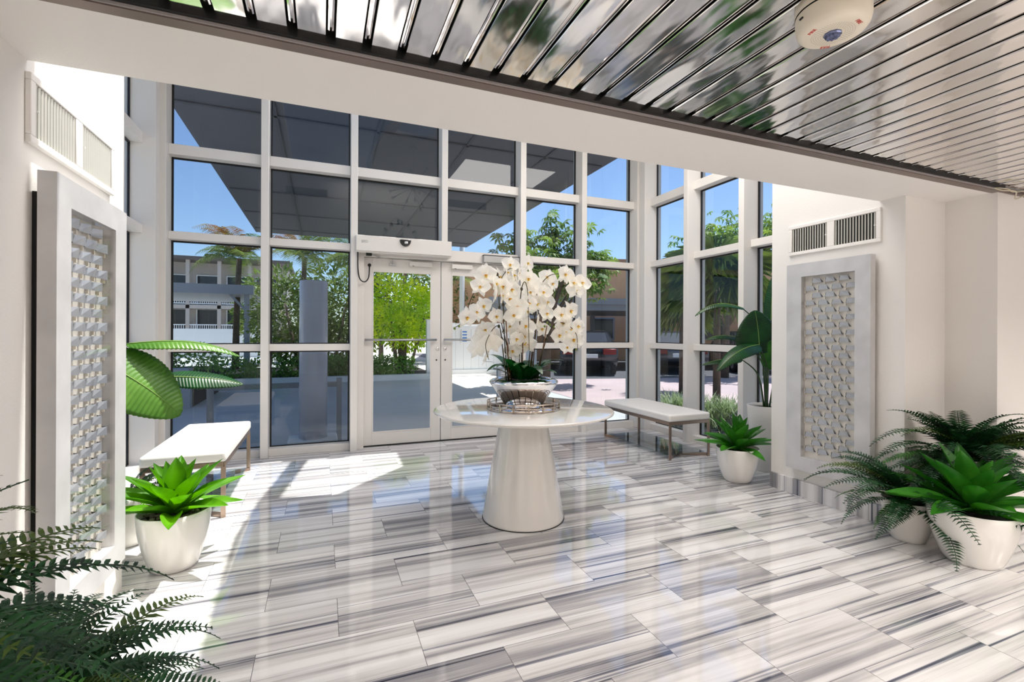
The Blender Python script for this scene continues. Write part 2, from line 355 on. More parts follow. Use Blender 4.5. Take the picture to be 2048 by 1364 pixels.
# ================================================================== CURTAIN WALLS
RZ = [(0.0, .078), (1.091, 1.163), (2.186, 2.262), (3.007, 3.108), (3.95, 4.1)]      # rail bottoms / tops
GY, RY, MY = 5.60, 5.495, 5.42
wid = [0]; tid = [2]
def trim(mb, m=M_frame, bevel=.003):
    tid[0] += 1; return struct(mb.build('trim_%d' % tid[0], m, bevel=bevel))
def window(a, b, axis, front, gl, rows=(0, 1, 2, 3), rails=(0, 1, 2, 3, 4), tint=None):
    """one bay between mullions, a..b along the wall; front = rail face, gl = glass plane"""
    wid[0] += 1; t = struct(empty('window_%d' % wid[0]))
    lo, hi = min(front, gl), max(front, gl); s_ = 1 if gl > front else -1
    def bx(mb, u0, u1, d0, d1, z0, z1):
        d0, d1 = min(d0, d1), max(d0, d1)
        return mb.box(u0, u1, d0, d1, z0, z1) if axis == 'x' else mb.box(d0, d1, u0, u1, z0, z1)
    for i in rails:
        mb = MB(); bx(mb, a, b, front, gl+s_*.03, *RZ[i]); mb.build('window_rail', M_frame, t, bevel=.003)
    for i in rows:
        z0, z1 = RZ[i][1], RZ[i+1][0]
        g = MB(); w_ = .016
        for q in ((a, a+w_, z0, z1), (b-w_, b, z0, z1), (a+w_, b-w_, z0, z0+w_*.6), (a+w_, b-w_, z1-w_, z1)):
            bx(g, q[0], q[1], gl-s_*.006, gl+s_*.012, q[2], q[3])
        g.build('gasket', M_gasket, t)
        p = MB()
        if axis == 'x': p.box(a+w_*.6, b-w_*.6, gl, gl+s_*.006, z0, z1) if s_ > 0 else p.box(a, b, gl-.006, gl, z0, z1)
        else: p.box(min(gl, gl+s_*.006), max(gl, gl+s_*.006), a+w_*.6, b-w_*.6, z0, z1)
        # single-sheet pane
        p = MB()
        if axis == 'x': p.add([(a, gl, z0), (b, gl, z0), (b, gl, z1), (a, gl, z1)], [(0, 1, 2, 3)])
        else: p.add([(gl, a, z0), (gl, b, z0), (gl, b, z1), (gl, a, z1)], [(0, 1, 2, 3)])
        p.build('glass_pane', tint or M_tint, t)
    return t
mx_ = [(-1.454, -1.387), (-.585, -.512), (.280, .352), (1.278, 1.349), (2.268, 2.343), (3.134, 3.207), (3.997, 4.07)]
for i, (a, b) in enumerate(mx_):
    z0 = 2.27 if i == 3 else 0
    if i in (0, 6): 
        trim(MB().box(a, b, MY, 5.68, 0, ZT))
    else: trim(MB().box(a, b, MY, 5.66, z0, ZT))
def ww(i, j, **k): return window(mx_[i][1], mx_[j][0], 'x', RY, GY, **k)
ww(0, 1); ww(1, 2)
ww(2, 3, rows=(2, 3), rails=(3, 4)); ww(3, 4, rows=(2, 3), rails=(3, 4)); ww(4, 5); ww(5, 6)
# side glass walls
SYS = [(2.78, 2.85), (3.66, 3.73), (4.47, 4.54), (5.28, 5.35)]
XRm, XRr, XRg = 4.012, 4.107, 4.212
XLm, XLr, XLg = -1.43, -1.53, -1.63
for (f, g) in ((XRm, XRg), (XLm, XLg)):
    s_ = 1 if g > f else -1
    for (a, b) in SYS[:3]: trim(MB().box(min(f, g+s_*.07), max(f, g+s_*.07), a, b, 0, ZT))
    # corner post: deep jamb, then a groove and a narrow strip
    trim(MB().box(min(f, g+s_*.07), max(f, g+s_*.07), 5.28, 5.375, 0, ZT))
    trim(MB().box(min(f+s_*.02, g+s_*.07), max(f+s_*.02, g+s_*.07), 5.375, 5.68, 0, ZT))
for i in range(3):
    window(SYS[i][1], SYS[i+1][0], 'y', XRr, XRg); window(SYS[i][1], SYS[i+1][0], 'y', XLr, XLg)
struct(MB().box(-1.7, -1.45, 2.5, 2.78, 0, ZT).build('wall_return_left', M_wall)); struct(MB().box(4.03, 4.3, 2.5, 2.78, 0, ZT).build('wall_return_right', M_wall))
# door head above doors
trim(MB().box(.352, 2.268, 5.50, 5.66, 2.135, 2.262), bevel=.004)
trim(MB().box(.352, .425, 5.50, 5.66, 0, 2.135))
# ------------------------------------------------------------------ doors
def door(n, x0, x1, px0, px1, lockx, bar0, bar1):
    t = struct(empty('door_%d' % n)); y0, y1 = 5.575, 5.62; z0, z1 = .012, 2.13
    m = MB().box(x0, px0, y0, y1, z0, z1).box(px1, x1, y0, y1, z0, z1).box(px0, px1, y0, y1, z0, .155).box(px0, px1, y0, y1, 1.985, z1)
    m.build('door_frame', M_frame, t, bevel=.002)
    b = MB(); s_ = .012
    b.box(px0, px0+s_, y0-.004, y0, .155, 1.985).box(px1-s_, px1, y0-.004, y0, .155, 1.985).box(px0+s_, px1-s_, y0-.004, y0, .155, .155+s_).box(px0+s_, px1-s_, y0-.004, y0, 1.985-s_, 1.985)
    b.build('glazing_bead', M_frame, t)
    MB().add([(px0, y0+.02, .155), (px1, y0+.02, .155), (px1, y0+.02, 1.985), (px0, y0+.02, 1.985)], [(0, 1, 2, 3)]).build('glass_pane', M_clear, t)
    zb = 1.205; mb = MB().tube([(bar0, y0-.045, zb), (bar1, y0-.045, zb)], .0125, 12)
    for bx_ in (bar0+.02, bar1-.02): mb.tube([(bx_, y0, zb), (bx_, y0-.05, zb)], .009, 10)
    mb.build('push_bar', M_grey if n > 9 else M_satin, t)
    MB().lathe([(.0, 0), (.020, 0), (.022, .004), (.015, .010), (.0, .010)], 20).build('lock_cylinder', M_chrome, t)
    o = t.children[-1] if t.children else None
    return t
M_satin = mat('satin_aluminium', (.70, .70, .70), .35, .8)
d1 = door(1, .427, 1.303, .522, 1.192, 1.25, .437, 1.25)
d2 = door(2, 1.312, 2.266, 1.437, 2.20, 1.36, 1.335, 2.10)
for d, lx in ((d1, 1.268), (d2, 1.358)):
    for c in [c for c in COL.objects if c.parent == d and c.name.startswith('lock_cylinder')]:
        c.location = (lx, 5.575, 1.095); c.rotation_euler = (PI/2, 0, 0)
    MB().lathe([(0, 0), (.009, 0), (.009, .004), (0, .004)], 12).build('lock_hole', M_black, d).matrix_world = Matrix.Translation((lx-.012 if d is d1 else lx+.004, 5.575, .965)) @ Euler((PI/2, 0, 0)).to_matrix().to_4x4()
struct(MB().box(.427, 2.268, 5.56, 5.64, 0, .010).build('trim_80', M_black))
# ------------------------------------------------------------------ door operator and closers
op = tag(empty('door_operator', (.33, 5.49, 2.17)), 'long white door operator housing with a black sensor above the left glass door', 'door operator')
MB().box(0, 1.05, -.135, 0.004, 0, .168).build('housing', M_frame, op, bevel=.004)
MB().box(0, 1.05, -.12, -.01, -.012, 0).build('underside_cover', M_frame, op, bevel=.002)
sn = MB()
pr = [(math.cos(PI+PI*k/16)*.064, math.sin(PI+PI*k/16)*.07) for k in range(17)]
pr = [(-.064, .006)]+pr+[(.064, .006)]
def ext(mb, pts, y0, y1, cx, cz, mi=0):
    n_ = len(pts); vs = [(cx+p[0], y0, cz+p[1]) for p in pts]+[(cx+p[0]*.8, y1, cz+p[1]*.8-.004) for p in pts]
    mb.add(vs, [tuple(range(n_))[::-1], tuple(range(n_, 2*n_))]+[(i, (i+1) % n_, n_+(i+1) % n_, n_+i) for i in range(n_)], mi)
ext(sn, pr, -.135, -.172, .523, .142)
sn.build('motion_sensor', mat('gloss_black_plastic', (.04, .04, .045), .18), op, bevel=.003)
lens = MB().box(.505, .545, -.178, -.168, .095, .122).build('sensor_window', M_satin, op, bevel=.004)
lg = MB(); lp = [(-.033, -.012), (.024, -.012), (.034, 0), (.024, .012), (-.033, .012)]
for i in range(5): a = lp[i]; b = lp[(i+1) % 5]; lg.bar((.09+a[0], -.1362, .10+a[1]), (.09+b[0], -.1362, .10+b[1]), .0015, .0022)
lg.build('logo_outline', M_grey, op)
t1 = MB().bar((.087-.022, -.1362, .1), (.087-.022, -.1362, .107), .0012, .0025)
for k in range(5):
    xx = .065+k*.010
    t1.bar((xx, -.1362, .094), (xx, -.1362, .106), .0012, .002); 
    t1.bar((xx, -.1362, .106 if k % 2 else .094), (xx+.007, -.1362, .106 if k % 2 else .094), .0012, .002)
t1.build('logo_lettering', M_grey, op)
arm = MB().box(.11, .17, -.07, -.03, -.04, -.005, 1).bar((.14, -.05, -.013), (.26, .01, -.045), .018, .005).bar((.26, .01, -.045), (.41, .055, -.047), .012, .005).bar((.41, .055, -.047), (.41, .065, -.11), .012, .006).box(.375, .45, .066, .08, -.12, -.095)
arm.build('arm', [M_satin, M_black], op, bevel=.001)
pts = bezier([(.352, 5.405, 2.17), (.354, 5.405, 1.98), (.375, 5.42, 1.87), (.43, 5.47, 1.845), (.475, 5.53, 1.90), (.487, 5.56, 2.0), (.488, 5.573, 2.035)], 8)
MB().tube([p-Vector((.33, 5.49, 2.17)) for p in pts], .0065, 8).sphere((.158, .075, -.125), .019, 12, 8).build('cable', mat('black_rubber', (.05, .05, .05), .5), op)
for n_, (x0, x1, z0, z1, lab, m_) in enumerate([(.93, 1.185, 2.055, 2.108, 'slim white sensor box on the top rail of the left glass door', M_frame), (1.43, 1.685, 2.052, 2.105, 'slim white sensor box on the top rail of the right glass door', M_frame)]):
    t = tag(empty('door_sensor', (x0, 5.57, z0)), lab, 'sensor', 'sensor boxes on the door top rails')
    MB().box(0, x1-x0, -.045, 0.004, 0, z1-z0).build('housing', m_, t, bevel=.004)
    MB().box(.03, .05, -.047, -.043, -.002, .004).build('indicator', M_black, t)
t = tag(empty('door_closer', (1.80, 5.50, 2.145)), 'grey metal door closer box mounted above the right glass door', 'door closer')
MB().box(0, .46, -.06, .002, -.005, .075).build('body', M_satin, t, bevel=.003)
MB().box(-.004, .464, -.062, .002, .076, .083).build('top_cover', M_black, t)
MB().bar((.25, -.03, -.015), (.05, .05, -.03), .015, .006).bar((.25, -.03, -.015), (.45, .05, -.02), .015, .006).build('arm', M_satin, t)

# ================================================================== PLANT BUILDERS
def frond_mesh(name, L, el0, droop, n, plen, rng, mats, pw=.19, curl=.3, side=0.):
    mb = MB(); N = 22; pts = []; p = Vector((0, 0, 0)); tw = side
    for i in range(N+1):
        t = i/N; e = el0-droop*t**1.25; a = tw*t*t
        pts.append(p.copy()); p = p+Vector((math.cos(e)*math.cos(a), math.cos(e)*math.sin(a), math.sin(e)))*(L/N)
    mb.tube(pts, [.0028*(1-.75*i/N)+.0004 for i in range(N+1)], 5, 0)
    for k in range(n):
        t = .07+.92*k/(n-1); f = t*N; i = min(int(f), N-1); q = pts[i].lerp(pts[i+1], f-i); T = (pts[i+1]-pts[i]).normalized()
        Sd = T.cross(Vector((0, 0, 1))); Sd = Sd.normalized() if Sd.length > .05 else Vector((0, 1, 0)); Up = Sd.cross(T).normalized()
        prof = min(1, .45+t*3.2)*(1-max(0, (t-.35)/.65)**1.6*.88)
        l = plen*prof*rng.uniform(.88, 1.08)
        for sg in (-1, 1):
            d = (Sd*sg*.92+T*.30+Up*rng.uniform(.02, .22)).normalized(); w = T*(l*pw*.5+.0012)
            mid = q+d*l*.5+Up*l*.05; tip = q+d*l-Up*l*curl*.45+T*l*.10
            v = [q-w*.5, q+w*.5, q+d*l*.3+w, mid+w*.85, tip, mid-w*.85, q+d*l*.3-w, q+d*l*.3-Up*l*.03, mid-Up*l*.03]
            mb.add(v, [(0, 1, 2, 7), (0, 7, 6), (7, 2, 3, 8), (6, 7, 8, 5), (8, 3, 4), (5, 8, 4)], 0)
    return mb.mesh(name, mats)
rf = random.Random(3)
FR = []      # a set of differently arched fronds
for k, (L, el, dr, pl) in enumerate([(.42, 1.35, 1.5, .056), (.46, 1.0, 1.6, .060), (.50, .7, 1.55, .062), (.48, .35, 1.35, .060), (.40, .1, 1.1, .054), (.36, 1.2, 1.0, .052)]):
    for v in range(2):
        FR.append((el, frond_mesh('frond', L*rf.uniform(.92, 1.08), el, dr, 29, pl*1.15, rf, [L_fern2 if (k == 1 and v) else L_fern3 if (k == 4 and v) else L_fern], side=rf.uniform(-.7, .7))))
def pot_prof(r, h, b=.62, belly=.98, t=.008):
    pr = [(0.001, 0), (r*b*.93, 0), (r*b, .006)]
    for i in range(1, 13):
        u = i/12; pr.append((r*(b+(belly-b)*math.sin(min(1, u*1.02)*PI/2)**.9)+(r*(1-belly))*u, h*u))
    pr += [(r-t*.3, h+.003), (r-t, h), (r-t*1.3, h-.03), (r*.86, h-.05)]
    return pr
def make_pot(parent, r, h, b=.62, m=None, tall=False):
    if tall: pr = [(.001, 0), (r*.68, 0), (r*.70, .006), (r*.8, h*.35), (r*.92, h*.75), (r, h), (r-.006, h+.003), (r-.014, h), (r-.016, h-.03)]
    else: pr = pot_prof(r, h, b)
    return MB().lathe(pr, 56).build('pot', m or M_pot, parent)
def soil(parent, r, z): return MB().lathe([(.001, z+.006), (r*.5, z+.004), (r, z)], 32).build('soil', M_soil, parent)
def make_fern(name, loc, r, h, n, sc, label, seed, az=None, tall=False, group=None, keep=None):
    rg = random.Random(seed); t = tag(empty(name, loc), label, 'potted fern', group)
    make_pot(t, r, h, m=M_potm, tall=tall); soil(t, r*.86, h-.03)
    k = 0; tries = 0
    while k < n and tries < 600:
        tries += 1
        a = rg.uniform(0, 2*PI) if az is None else rg.choice(az)+rg.uniform(-.5, .5)
        el, me = rg.choice(FR); s_ = sc*rg.uniform(.8, 1.15)
        tipd = .50*s_*math.cos(el*.55); tx = loc[0]+math.cos(a)*tipd; ty = loc[1]+math.sin(a)*tipd
        if keep and not keep(tx, ty, el): continue
        rr = r*.45*rg.random()
        o = bpy.data.objects.new('frond', me); COL.objects.link(o); o.parent = t
        o.location = (math.cos(a)*rr, math.sin(a)*rr, h-.02+.02*rg.random()); o.rotation_euler = (rg.uniform(-.25, .25), rg.uniform(-.12, .12), a); o.scale = (s_, s_, s_)
        k += 1
    return t
def agave_leaf(L, w, el, arch, rng):
    mb = MB(); NU, NV = 6, 14; pts = []; p = Vector((0, 0, 0)); ang = []
    for i in range(NV+1):
        t = i/NV; e = el-arch*math.sin(t*PI*.9)*.5-arch*.35*t; ang.append(e); pts.append(p.copy()); p = p+Vector((math.cos(e), 0, math.sin(e)))*L/NV
    def fn(u, v):
        i = min(int(round(v*NV)), NV); q = pts[i]; e = ang[i]
        wid_ = w*(.55+.45*math.sin(min(1, v*1.9)*PI/2))*(1-max(0, (v-.45)/.55)**1.8)+.001
        s_ = (u-.5)*2; nrm = Vector((-math.sin(e), 0, math.cos(e)))
        return q+Vector((0, 1, 0))*s_*wid_*.5+nrm*(abs(s_)**1.6*wid_*.30+.012*(1-abs(s_))*0)
    return mb.grid(fn, NU, NV)
def make_agave(name, loc, r, h, label, m, seed, group, rz=0, n=28, sc=1.0, peb=None):
    rg = random.Random(seed); t = tag(empty(name, loc, rz), label, 'potted agave', group)
    make_pot(t, r, h); soil(t, r*.88, h-.04)
    variants = {}
    for k in range(n):
        f = k/(n-1); a = k*2.39996+rg.uniform(-.15, .15); el = .12+1.3*f**.8; key = int(f*6)
        if key not in variants:
            fk = (key+.5)/7; e0 = .14+1.3*fk**.8
            variants[key] = agave_leaf((.35-.07*fk)*sc, (.104-.012*fk)*sc, e0, (.55-.45*fk), rg).mesh('leaf', [m])
        o = bpy.data.objects.new('leaf', variants[key]); COL.objects.link(o); o.parent = t
        rr = .035*(1-f)+.004; o.location = (math.cos(a)*rr, math.sin(a)*rr, h-.025+.035*f); s_ = rg.uniform(.88, 1.1); o.scale = (s_, s_, s_)
        o.rotation_euler = (rg.uniform(-.12, .12), rg.uniform(-.14, .10), a)
    if peb:
        pm = [MB().sphere((0, 0, 0), 1, 12, 8, sc=(.019, .014, .0085)).mesh('pebble', M_stone), MB().sphere((0, 0, 0), 1, 12, 8, sc=(.016, .015, .009)).mesh('pebble', mat('river_stone_dark', (.34, .29, .25), .55, var=.25, vscale=12)), MB().sphere((0, 0, 0), 1, 12, 8, sc=(.021, .013, .008)).mesh('pebble', mat('river_stone_pale', (.66, .62, .52), .6, var=.2, vscale=12))]
        spots = []
        tries = 0
        while len(spots) < 46 and tries < 3000:
            tries += 1; a = rg.uniform(0, 2*PI); q = rg.uniform(.40, .83)*r
            c = Vector((math.cos(a)*q, math.sin(a)*q, 0))
            if all((c-s2).length > .027 for s2 in spots): spots.append(c)
        for c in spots:
            o = bpy.data.objects.new('pebble', rg.choice(pm)); COL.objects.link(o); o.location = Vector(loc)+c+Vector((0, 0, h-.028+rg.uniform(0, .004))); o.rotation_euler = (0, 0, rg.uniform(0, PI))
            tag(o, peb[0], 'pebble', peb[1])
    return t
def paddle(base, tip, rise, width, m, n_rib=26, fold=.25, nrm=(0, 0, 1), roundness=.5, rib=.004):
    base = Vector(base); tip = Vector(tip); D = (tip-base); L = D.length; T = D.normalized(); Nn = Vector(nrm); Nn = (Nn-T*Nn.dot(T)).normalized(); Sd = T.cross(Nn)
    mb = MB(); NU, NV = 12, n_rib*4
    def fn(u, v):
        s_ = (u-.5)*2; arch = rise*4*v*(1-v)*(.6+.4*v) ; w = width*.5*(math.sin(PI*v**(roundness+.15)))**.62 if 0 < v < 1 else .002
        side = s_*w; q = base+D*v+Nn*(arch-abs(s_)**1.5*w*fold)+Sd*side
        q += Nn*rib*math.sin(2*PI*n_rib*(v-abs(s_)*.05))*abs(s_)**.5*(1 if abs(s_) > .02 else 0)
        return q+T*abs(s_)*w*.05
    mb.grid(fn, NU, NV)
    return mb
def midrib(base, tip, rise, nrm, r=.004):
    base = Vector(base); tip = Vector(tip); D = tip-base; T = D.normalized(); Nn = Vector(nrm); Nn = (Nn-T*Nn.dot(T)).normalized()
    return MB().tube([base+D*(i/16)+Nn*(rise*4*(i/16)*(1-i/16)*(.6+.4*i/16)+.002) for i in range(17)], [r*(1-.8*i/16) for i in range(17)], 6)
# ================================================================== FURNITURE
TX, TY = 1.316, 3.081
t = tag(empty('pedestal_table', (TX, TY, 0)), 'round glossy white table on a tapered cone pedestal in the middle of the marble floor', 'table')
MB().lathe([(.001, .722), (.36, .722), (.54, .727), (.60, .735), (.622, .744), (.625, .750), (.622, .756), (.612, .7585), (.001, .7585)], 96).build('tabletop', M_lacquer, t)
MB().lathe([(.283, 0), (.286, .004), (.284, .02), (.27, .10), (.236, .30), (.196, .52), (.163, .70), (.160, .7215)], 96, capb=True).build('pedestal', M_lacquer, t)
MB().lathe([(.287, 0), (.288, .001), (.288, .006), (.284, .006)], 96).build('base_gasket', M_black, t)
# mirrored gallery tray
t = tag(empty('mirrored_tray', (TX, TY, .7585)), 'round silver gallery tray with pierced rails under the orchid bowl', 'tray')
MB().lathe([(.001, .001), (.252, .001), (.252, .007), (.001, .007)], 64).build('mirror_base', M_chrome, t)
M_tray = mat('polished_nickel', (.80, .74, .68), .1, 1)
for z in (.010, .031, .054):
    MB().tube([(math.cos(2*PI*k/64)*.255, math.sin(2*PI*k/64)*.255, z) for k in range(65)], .0036, 8, caps=False).build('rail', M_tray, t)
posts = MB().box(.250, .258, -.006, .006, .002, .056).mesh('rail_post', M_tray)
for k in range(16):
    o = bpy.data.objects.new('rail_post', posts); COL.objects.link(o); o.parent = t; o.rotation_euler = (0, 0, 2*PI*k/16+.12)
# orchid arrangement ---------------------------------------------------
BZ = .7665
t = tag(empty('orchid_arrangement', (TX, TY, BZ)), 'white orchids with dark green leaves in a wide mirrored silver bowl on the round table', 'orchids')
MB().lathe([(.001, .0), (.105, .0), (.120, .006), (.140, .03), (.170, .075), (.205, .125), (.236, .168), (.242, .180), (.238, .190), (.222, .198), (.205, .203), (.200, .205), (.196, .202), (.196, .196), (.19, .19)], 80).build('bowl', mat('mirror_silver', (.93, .93, .94), .035, 1), t)
MB().lathe([(.001, .190), (.1, .188), (.192, .180)], 40).build('soil', M_soil, t)
def rel(x, z, y=0): return Vector((x-TX, y, z-BZ))
ro = random.Random(21)
stems = [
 ([(1.194, 0.96), (1.163, 1.204), (1.147, 1.446), (1.125, 1.617), (1.091, 1.691), (1.034, 1.699), (0.973, 1.618), (0.911, 1.507), (0.869, 1.373), (0.794, 1.315)], -.05),
 ([(1.231, 0.96), (1.197, 1.204), (1.159, 1.377), (1.147, 1.549), (1.165, 1.671), (1.228, 1.743), (1.269, 1.728)], .05),
 ([(1.273, 0.96), (1.264, 1.238), (1.259, 1.518), (1.27, 1.623), (1.293, 1.624), (1.308, 1.519), (1.318, 1.168)], -.09),
 ([(1.345, 0.96), (1.379, 1.203), (1.409, 1.38), (1.447, 1.595), (1.518, 1.698), (1.619, 1.718), (1.702, 1.67), (1.757, 1.57)], .03),
 ([(1.396, 0.96), (1.45, 1.167), (1.5, 1.31), (1.552, 1.364), (1.642, 1.34), (1.704, 1.274), (1.713, 1.164)], -.06),
 ([(1.175, 0.96), (1.138, 1.169), (1.111, 1.307), (1.078, 1.334), (1.035, 1.29), (1.0, 1.205), (1.022, 1.109)], -.10),
 ([(1.372, 0.96), (1.418, 1.238), (1.433, 1.381), (1.393, 1.522), (1.459, 1.613)], .08),
 ([(1.307, 0.96), (1.321, 1.168), (1.313, 1.379), (1.331, 1.52), (1.323, 1.731)], .10)]
M_stem = mat('orchid_stem', (.22, .20, .09), .5); M_stem2 = mat('bamboo_stake', (.42, .27, .14), .5)
for i, (pl, dy) in enumerate(stems):
    c = bezier([rel(x, z, dy*min(1, .3+k*.25)) for k, (x, z) in enumerate(pl)], 6)
    mb = MB().tube(c, [.0042-.0022*k/len(c) for k in range(len(c))], 7)
    for q in (.25, .42): mb.sphere(c[int(len(c)*q)], .010, 8, 6, sc=(1, 1, 1.3))
    mb.build('stem', M_stem, t)
    if i < 7: MB().tube([rel(pl[0][0]+.02, .96, dy*.3), rel(pl[0][0]+.02+(pl[1][0]-pl[0][0])*1.1, 1.22+.03*i, dy*.7)], .004, 7).build('stake', M_stem2, t)
def petal(mb, ang, l, w, cup, m=0, wd=1.):
    ca, sa = math.cos(ang), math.sin(ang)
    def fn(u, v):
        s_ = (u-.5)*2; ww_ = w*.5*math.sin(PI*min(1, .06+v*.94)**.75)**.8; x = v*l; y = s_*ww_
        z = cup*(v*v)*l+.10*w*abs(s_)**2-.02*l*math.sin(v*5)*s_
        return (x*ca-y*sa, x*sa+y*ca, z)
    mb.grid(fn, 6, 6, m)
def flower_meshes(seed):
    rg = random.Random(seed); mb = MB()
    for a, l, w in ((0.12, .052, .062), (PI-.12, .052, .062)): petal(mb, a, l, w, rg.uniform(-.12, .12))
    for a, l, w in ((PI/2, .050, .034), (-PI/2+.62, .050, .032), (-PI/2-.62, .050, .032)): petal(mb, a, l, w, rg.uniform(-.3, -.08))
    lip = MB(); petal(lip, -PI/2, .014, .011, .6); petal(lip, -PI/2+1.1, .009, .009, 1.4); petal(lip, -PI/2-1.1, .009, .009, 1.4); lip.sphere((0, 0, .005), .0028, 8, 6, 1)
    return mb.mesh('flower', [M_petal]), lip.mesh('flower_lip', [mat('lip_yellow', (.92, .78, .30), .5), mat('lip_red', (.75, .35, .15), .5)])
FM = [flower_meshes(k) for k in range(4)]
FL = [(1.005, 1.67), (1.048, 1.706), (0.959, 1.59), (1.084, 1.616), (1.035, 1.474), (0.964, 1.428), (0.876, 1.389), (1.093, 1.4), (1.235, 1.772), (1.22, 1.722), (1.315, 1.66), (1.161, 1.684), (1.191, 1.648), (1.251, 1.696), (1.346, 1.633), (1.191, 1.585), (1.184, 1.519), (1.251, 1.581), (1.33, 1.777), (1.53, 1.699), (1.591, 1.705), (1.648, 1.723), (1.657, 1.647), (1.752, 1.614), (1.723, 1.649), (1.475, 1.639), (1.467, 1.581), (1.507, 1.515), (1.417, 1.498), (1.37, 1.468), (1.316, 1.495), (1.492, 1.428), (1.568, 1.419), (1.417, 1.373), (1.625, 1.445), (1.553, 1.274), (1.617, 1.296), (1.683, 1.318), (1.754, 1.234), (1.683, 1.241), (1.709, 1.183), (1.699, 1.34), (1.461, 1.317), (1.028, 1.307), (1.064, 1.273), (0.993, 1.242), (1.043, 1.222), (0.993, 1.181), (1.05, 1.167), (1.022, 1.133), (1.215, 1.165), (1.207, 1.336), (1.223, 1.249), (1.253, 1.28), (1.294, 1.266), (1.302, 1.337), (1.333, 1.206), (1.302, 1.221), (1.252, 1.35), (1.199, 1.408), (1.229, 1.465), (1.324, 1.439), (1.121, 1.541), (1.30, 1.71), (1.13, 1.60), (1.07, 1.55), (1.56, 1.65), (1.60, 1.36), (1.38, 1.58)]
for i, (x, z) in enumerate(FL):
    me, lp_ = FM[i % 4]; o = bpy.data.objects.new('flower', me); COL.objects.link(o); o.parent = t
    o.location = rel(x, z, ro.uniform(-.11, .09)); yaw = ro.gauss(0.15, .65) if i not in (4, 5, 7, 31, 32, 35, 38) else .2
    if i in (46, 47, 48, 49, 45): yaw += 2.0
    o.rotation_euler = (PI/2+ro.uniform(-.35, .15), ro.uniform(-.4, .4), yaw); s_ = ro.uniform(1.22, 1.5)*(1.1 if i not in (38, 40) else .8); o.scale = (s_, s_, s_)
    c = bpy.data.objects.new('flower_lip', lp_); COL.objects.link(c); c.parent = o
buds = MB()
for (x, z) in [(.80, 1.315), (.83, 1.33), (1.45, 1.335), (1.49, 1.345), (1.52, 1.33), (1.70, 1.17), (1.47, 1.36)]: buds.sphere(rel(x, z, -.06), .008, 8, 6, sc=(1, 1, 1.2))
buds.build('buds', mat('bud_green', (.45, .52, .22), .5), t)
for k in range(17):
    a = 2*PI*k/17+ro.uniform(-.15, .15); lf = ro.uniform(.17, .26); up = ro.uniform(.02, .15)
    b = Vector((math.cos(a)*.06, math.sin(a)*.06, .195)); tp = Vector((math.cos(a)*(lf+.05), math.sin(a)*(lf+.05), .215+up))
    paddle(b, tp, ro.uniform(.04, .09), ro.uniform(.085, .115), L_orch, 4, .0, (0, 0, 1), .5, .0).build('leaf', L_orch, t)
# benches ---------------------------------------------------------------
def make_bench(x0, x1, y0, y1, label, mirror):
    cx, cy = (x0+x1)/2, (y0+y1)/2; w, l = (x1-x0)/2, (y1-y0)/2
    t = tag(empty('bench', (cx, cy, 0)), label, 'bench', 'benches by the glass walls')
    o = MB().grid(lambda u, v: (0, 0, 0), 1, 1) 
    c = MB().box(-w, w, -l, l, .385, .462).build('cushion', M_leather, t, bevel=.022, seg=5, auto=True)
    wrap = MB()
    zt = .362
    fr = MB()
    for s_ in (-1, 1):
        fr.bar((s_*(w-.012), -l+.012, zt+.008), (s_*(w-.012), l-.012, zt+.008), .012, .032)
        fr.bar((-w+.018, s_*(l-.012), zt+.008), (w-.018, s_*(l-.012), zt+.008), .012, .032)
    fr.build('top_frame', M_steel, t, bevel=.0015)
    ax = .0; ay = l-.17
    for sx in (-1, 1):
        for sy in (-1, 1):
            MB().box(min(sx*(w-.004), sx*(w-.034)), max(sx*(w-.004), sx*(w-.034)), min(sy*(l-.006), sy*(l-.018)), max(sy*(l-.006), sy*(l-.018)), 0, zt-.008).build('leg', M_steel, t, bevel=.001)
    st = MB()
    for sy in (-1, 1):
        for sx in (-1, 1): st.bar((sx*(w-.012), sy*(l-.018), .016), (ax, sy*ay, .016), .012, .032)
    st.bar((ax, -ay, .016), (ax, ay, .016), .012, .032)
    st.build('stretcher', M_steel, t, bevel=.001)
    sh_ = MB(); 
    pts_ = [(-w+.03, -l+.06), (w-.03, -l+.06), (w-.03, l-.06), (-w+.03, l-.06)]
    sh_.box(-w+.03, w-.03, -l+.06, l-.06, .034, .042).build('glass_shelf', glass('shelf_glass', (.80, .84, .84), 1.6) if 'shelf_glass' not in MATS else MATS['shelf_glass'], t)
    return t
make_bench(3.27, 3.81, 3.89, 5.10, 'white upholstered bench on a slim steel frame in front of the right glass wall', 1)
make_bench(-1.115, -.615, 3.79, 5.02, 'white upholstered bench in sunlight beside the left glass wall', -1)

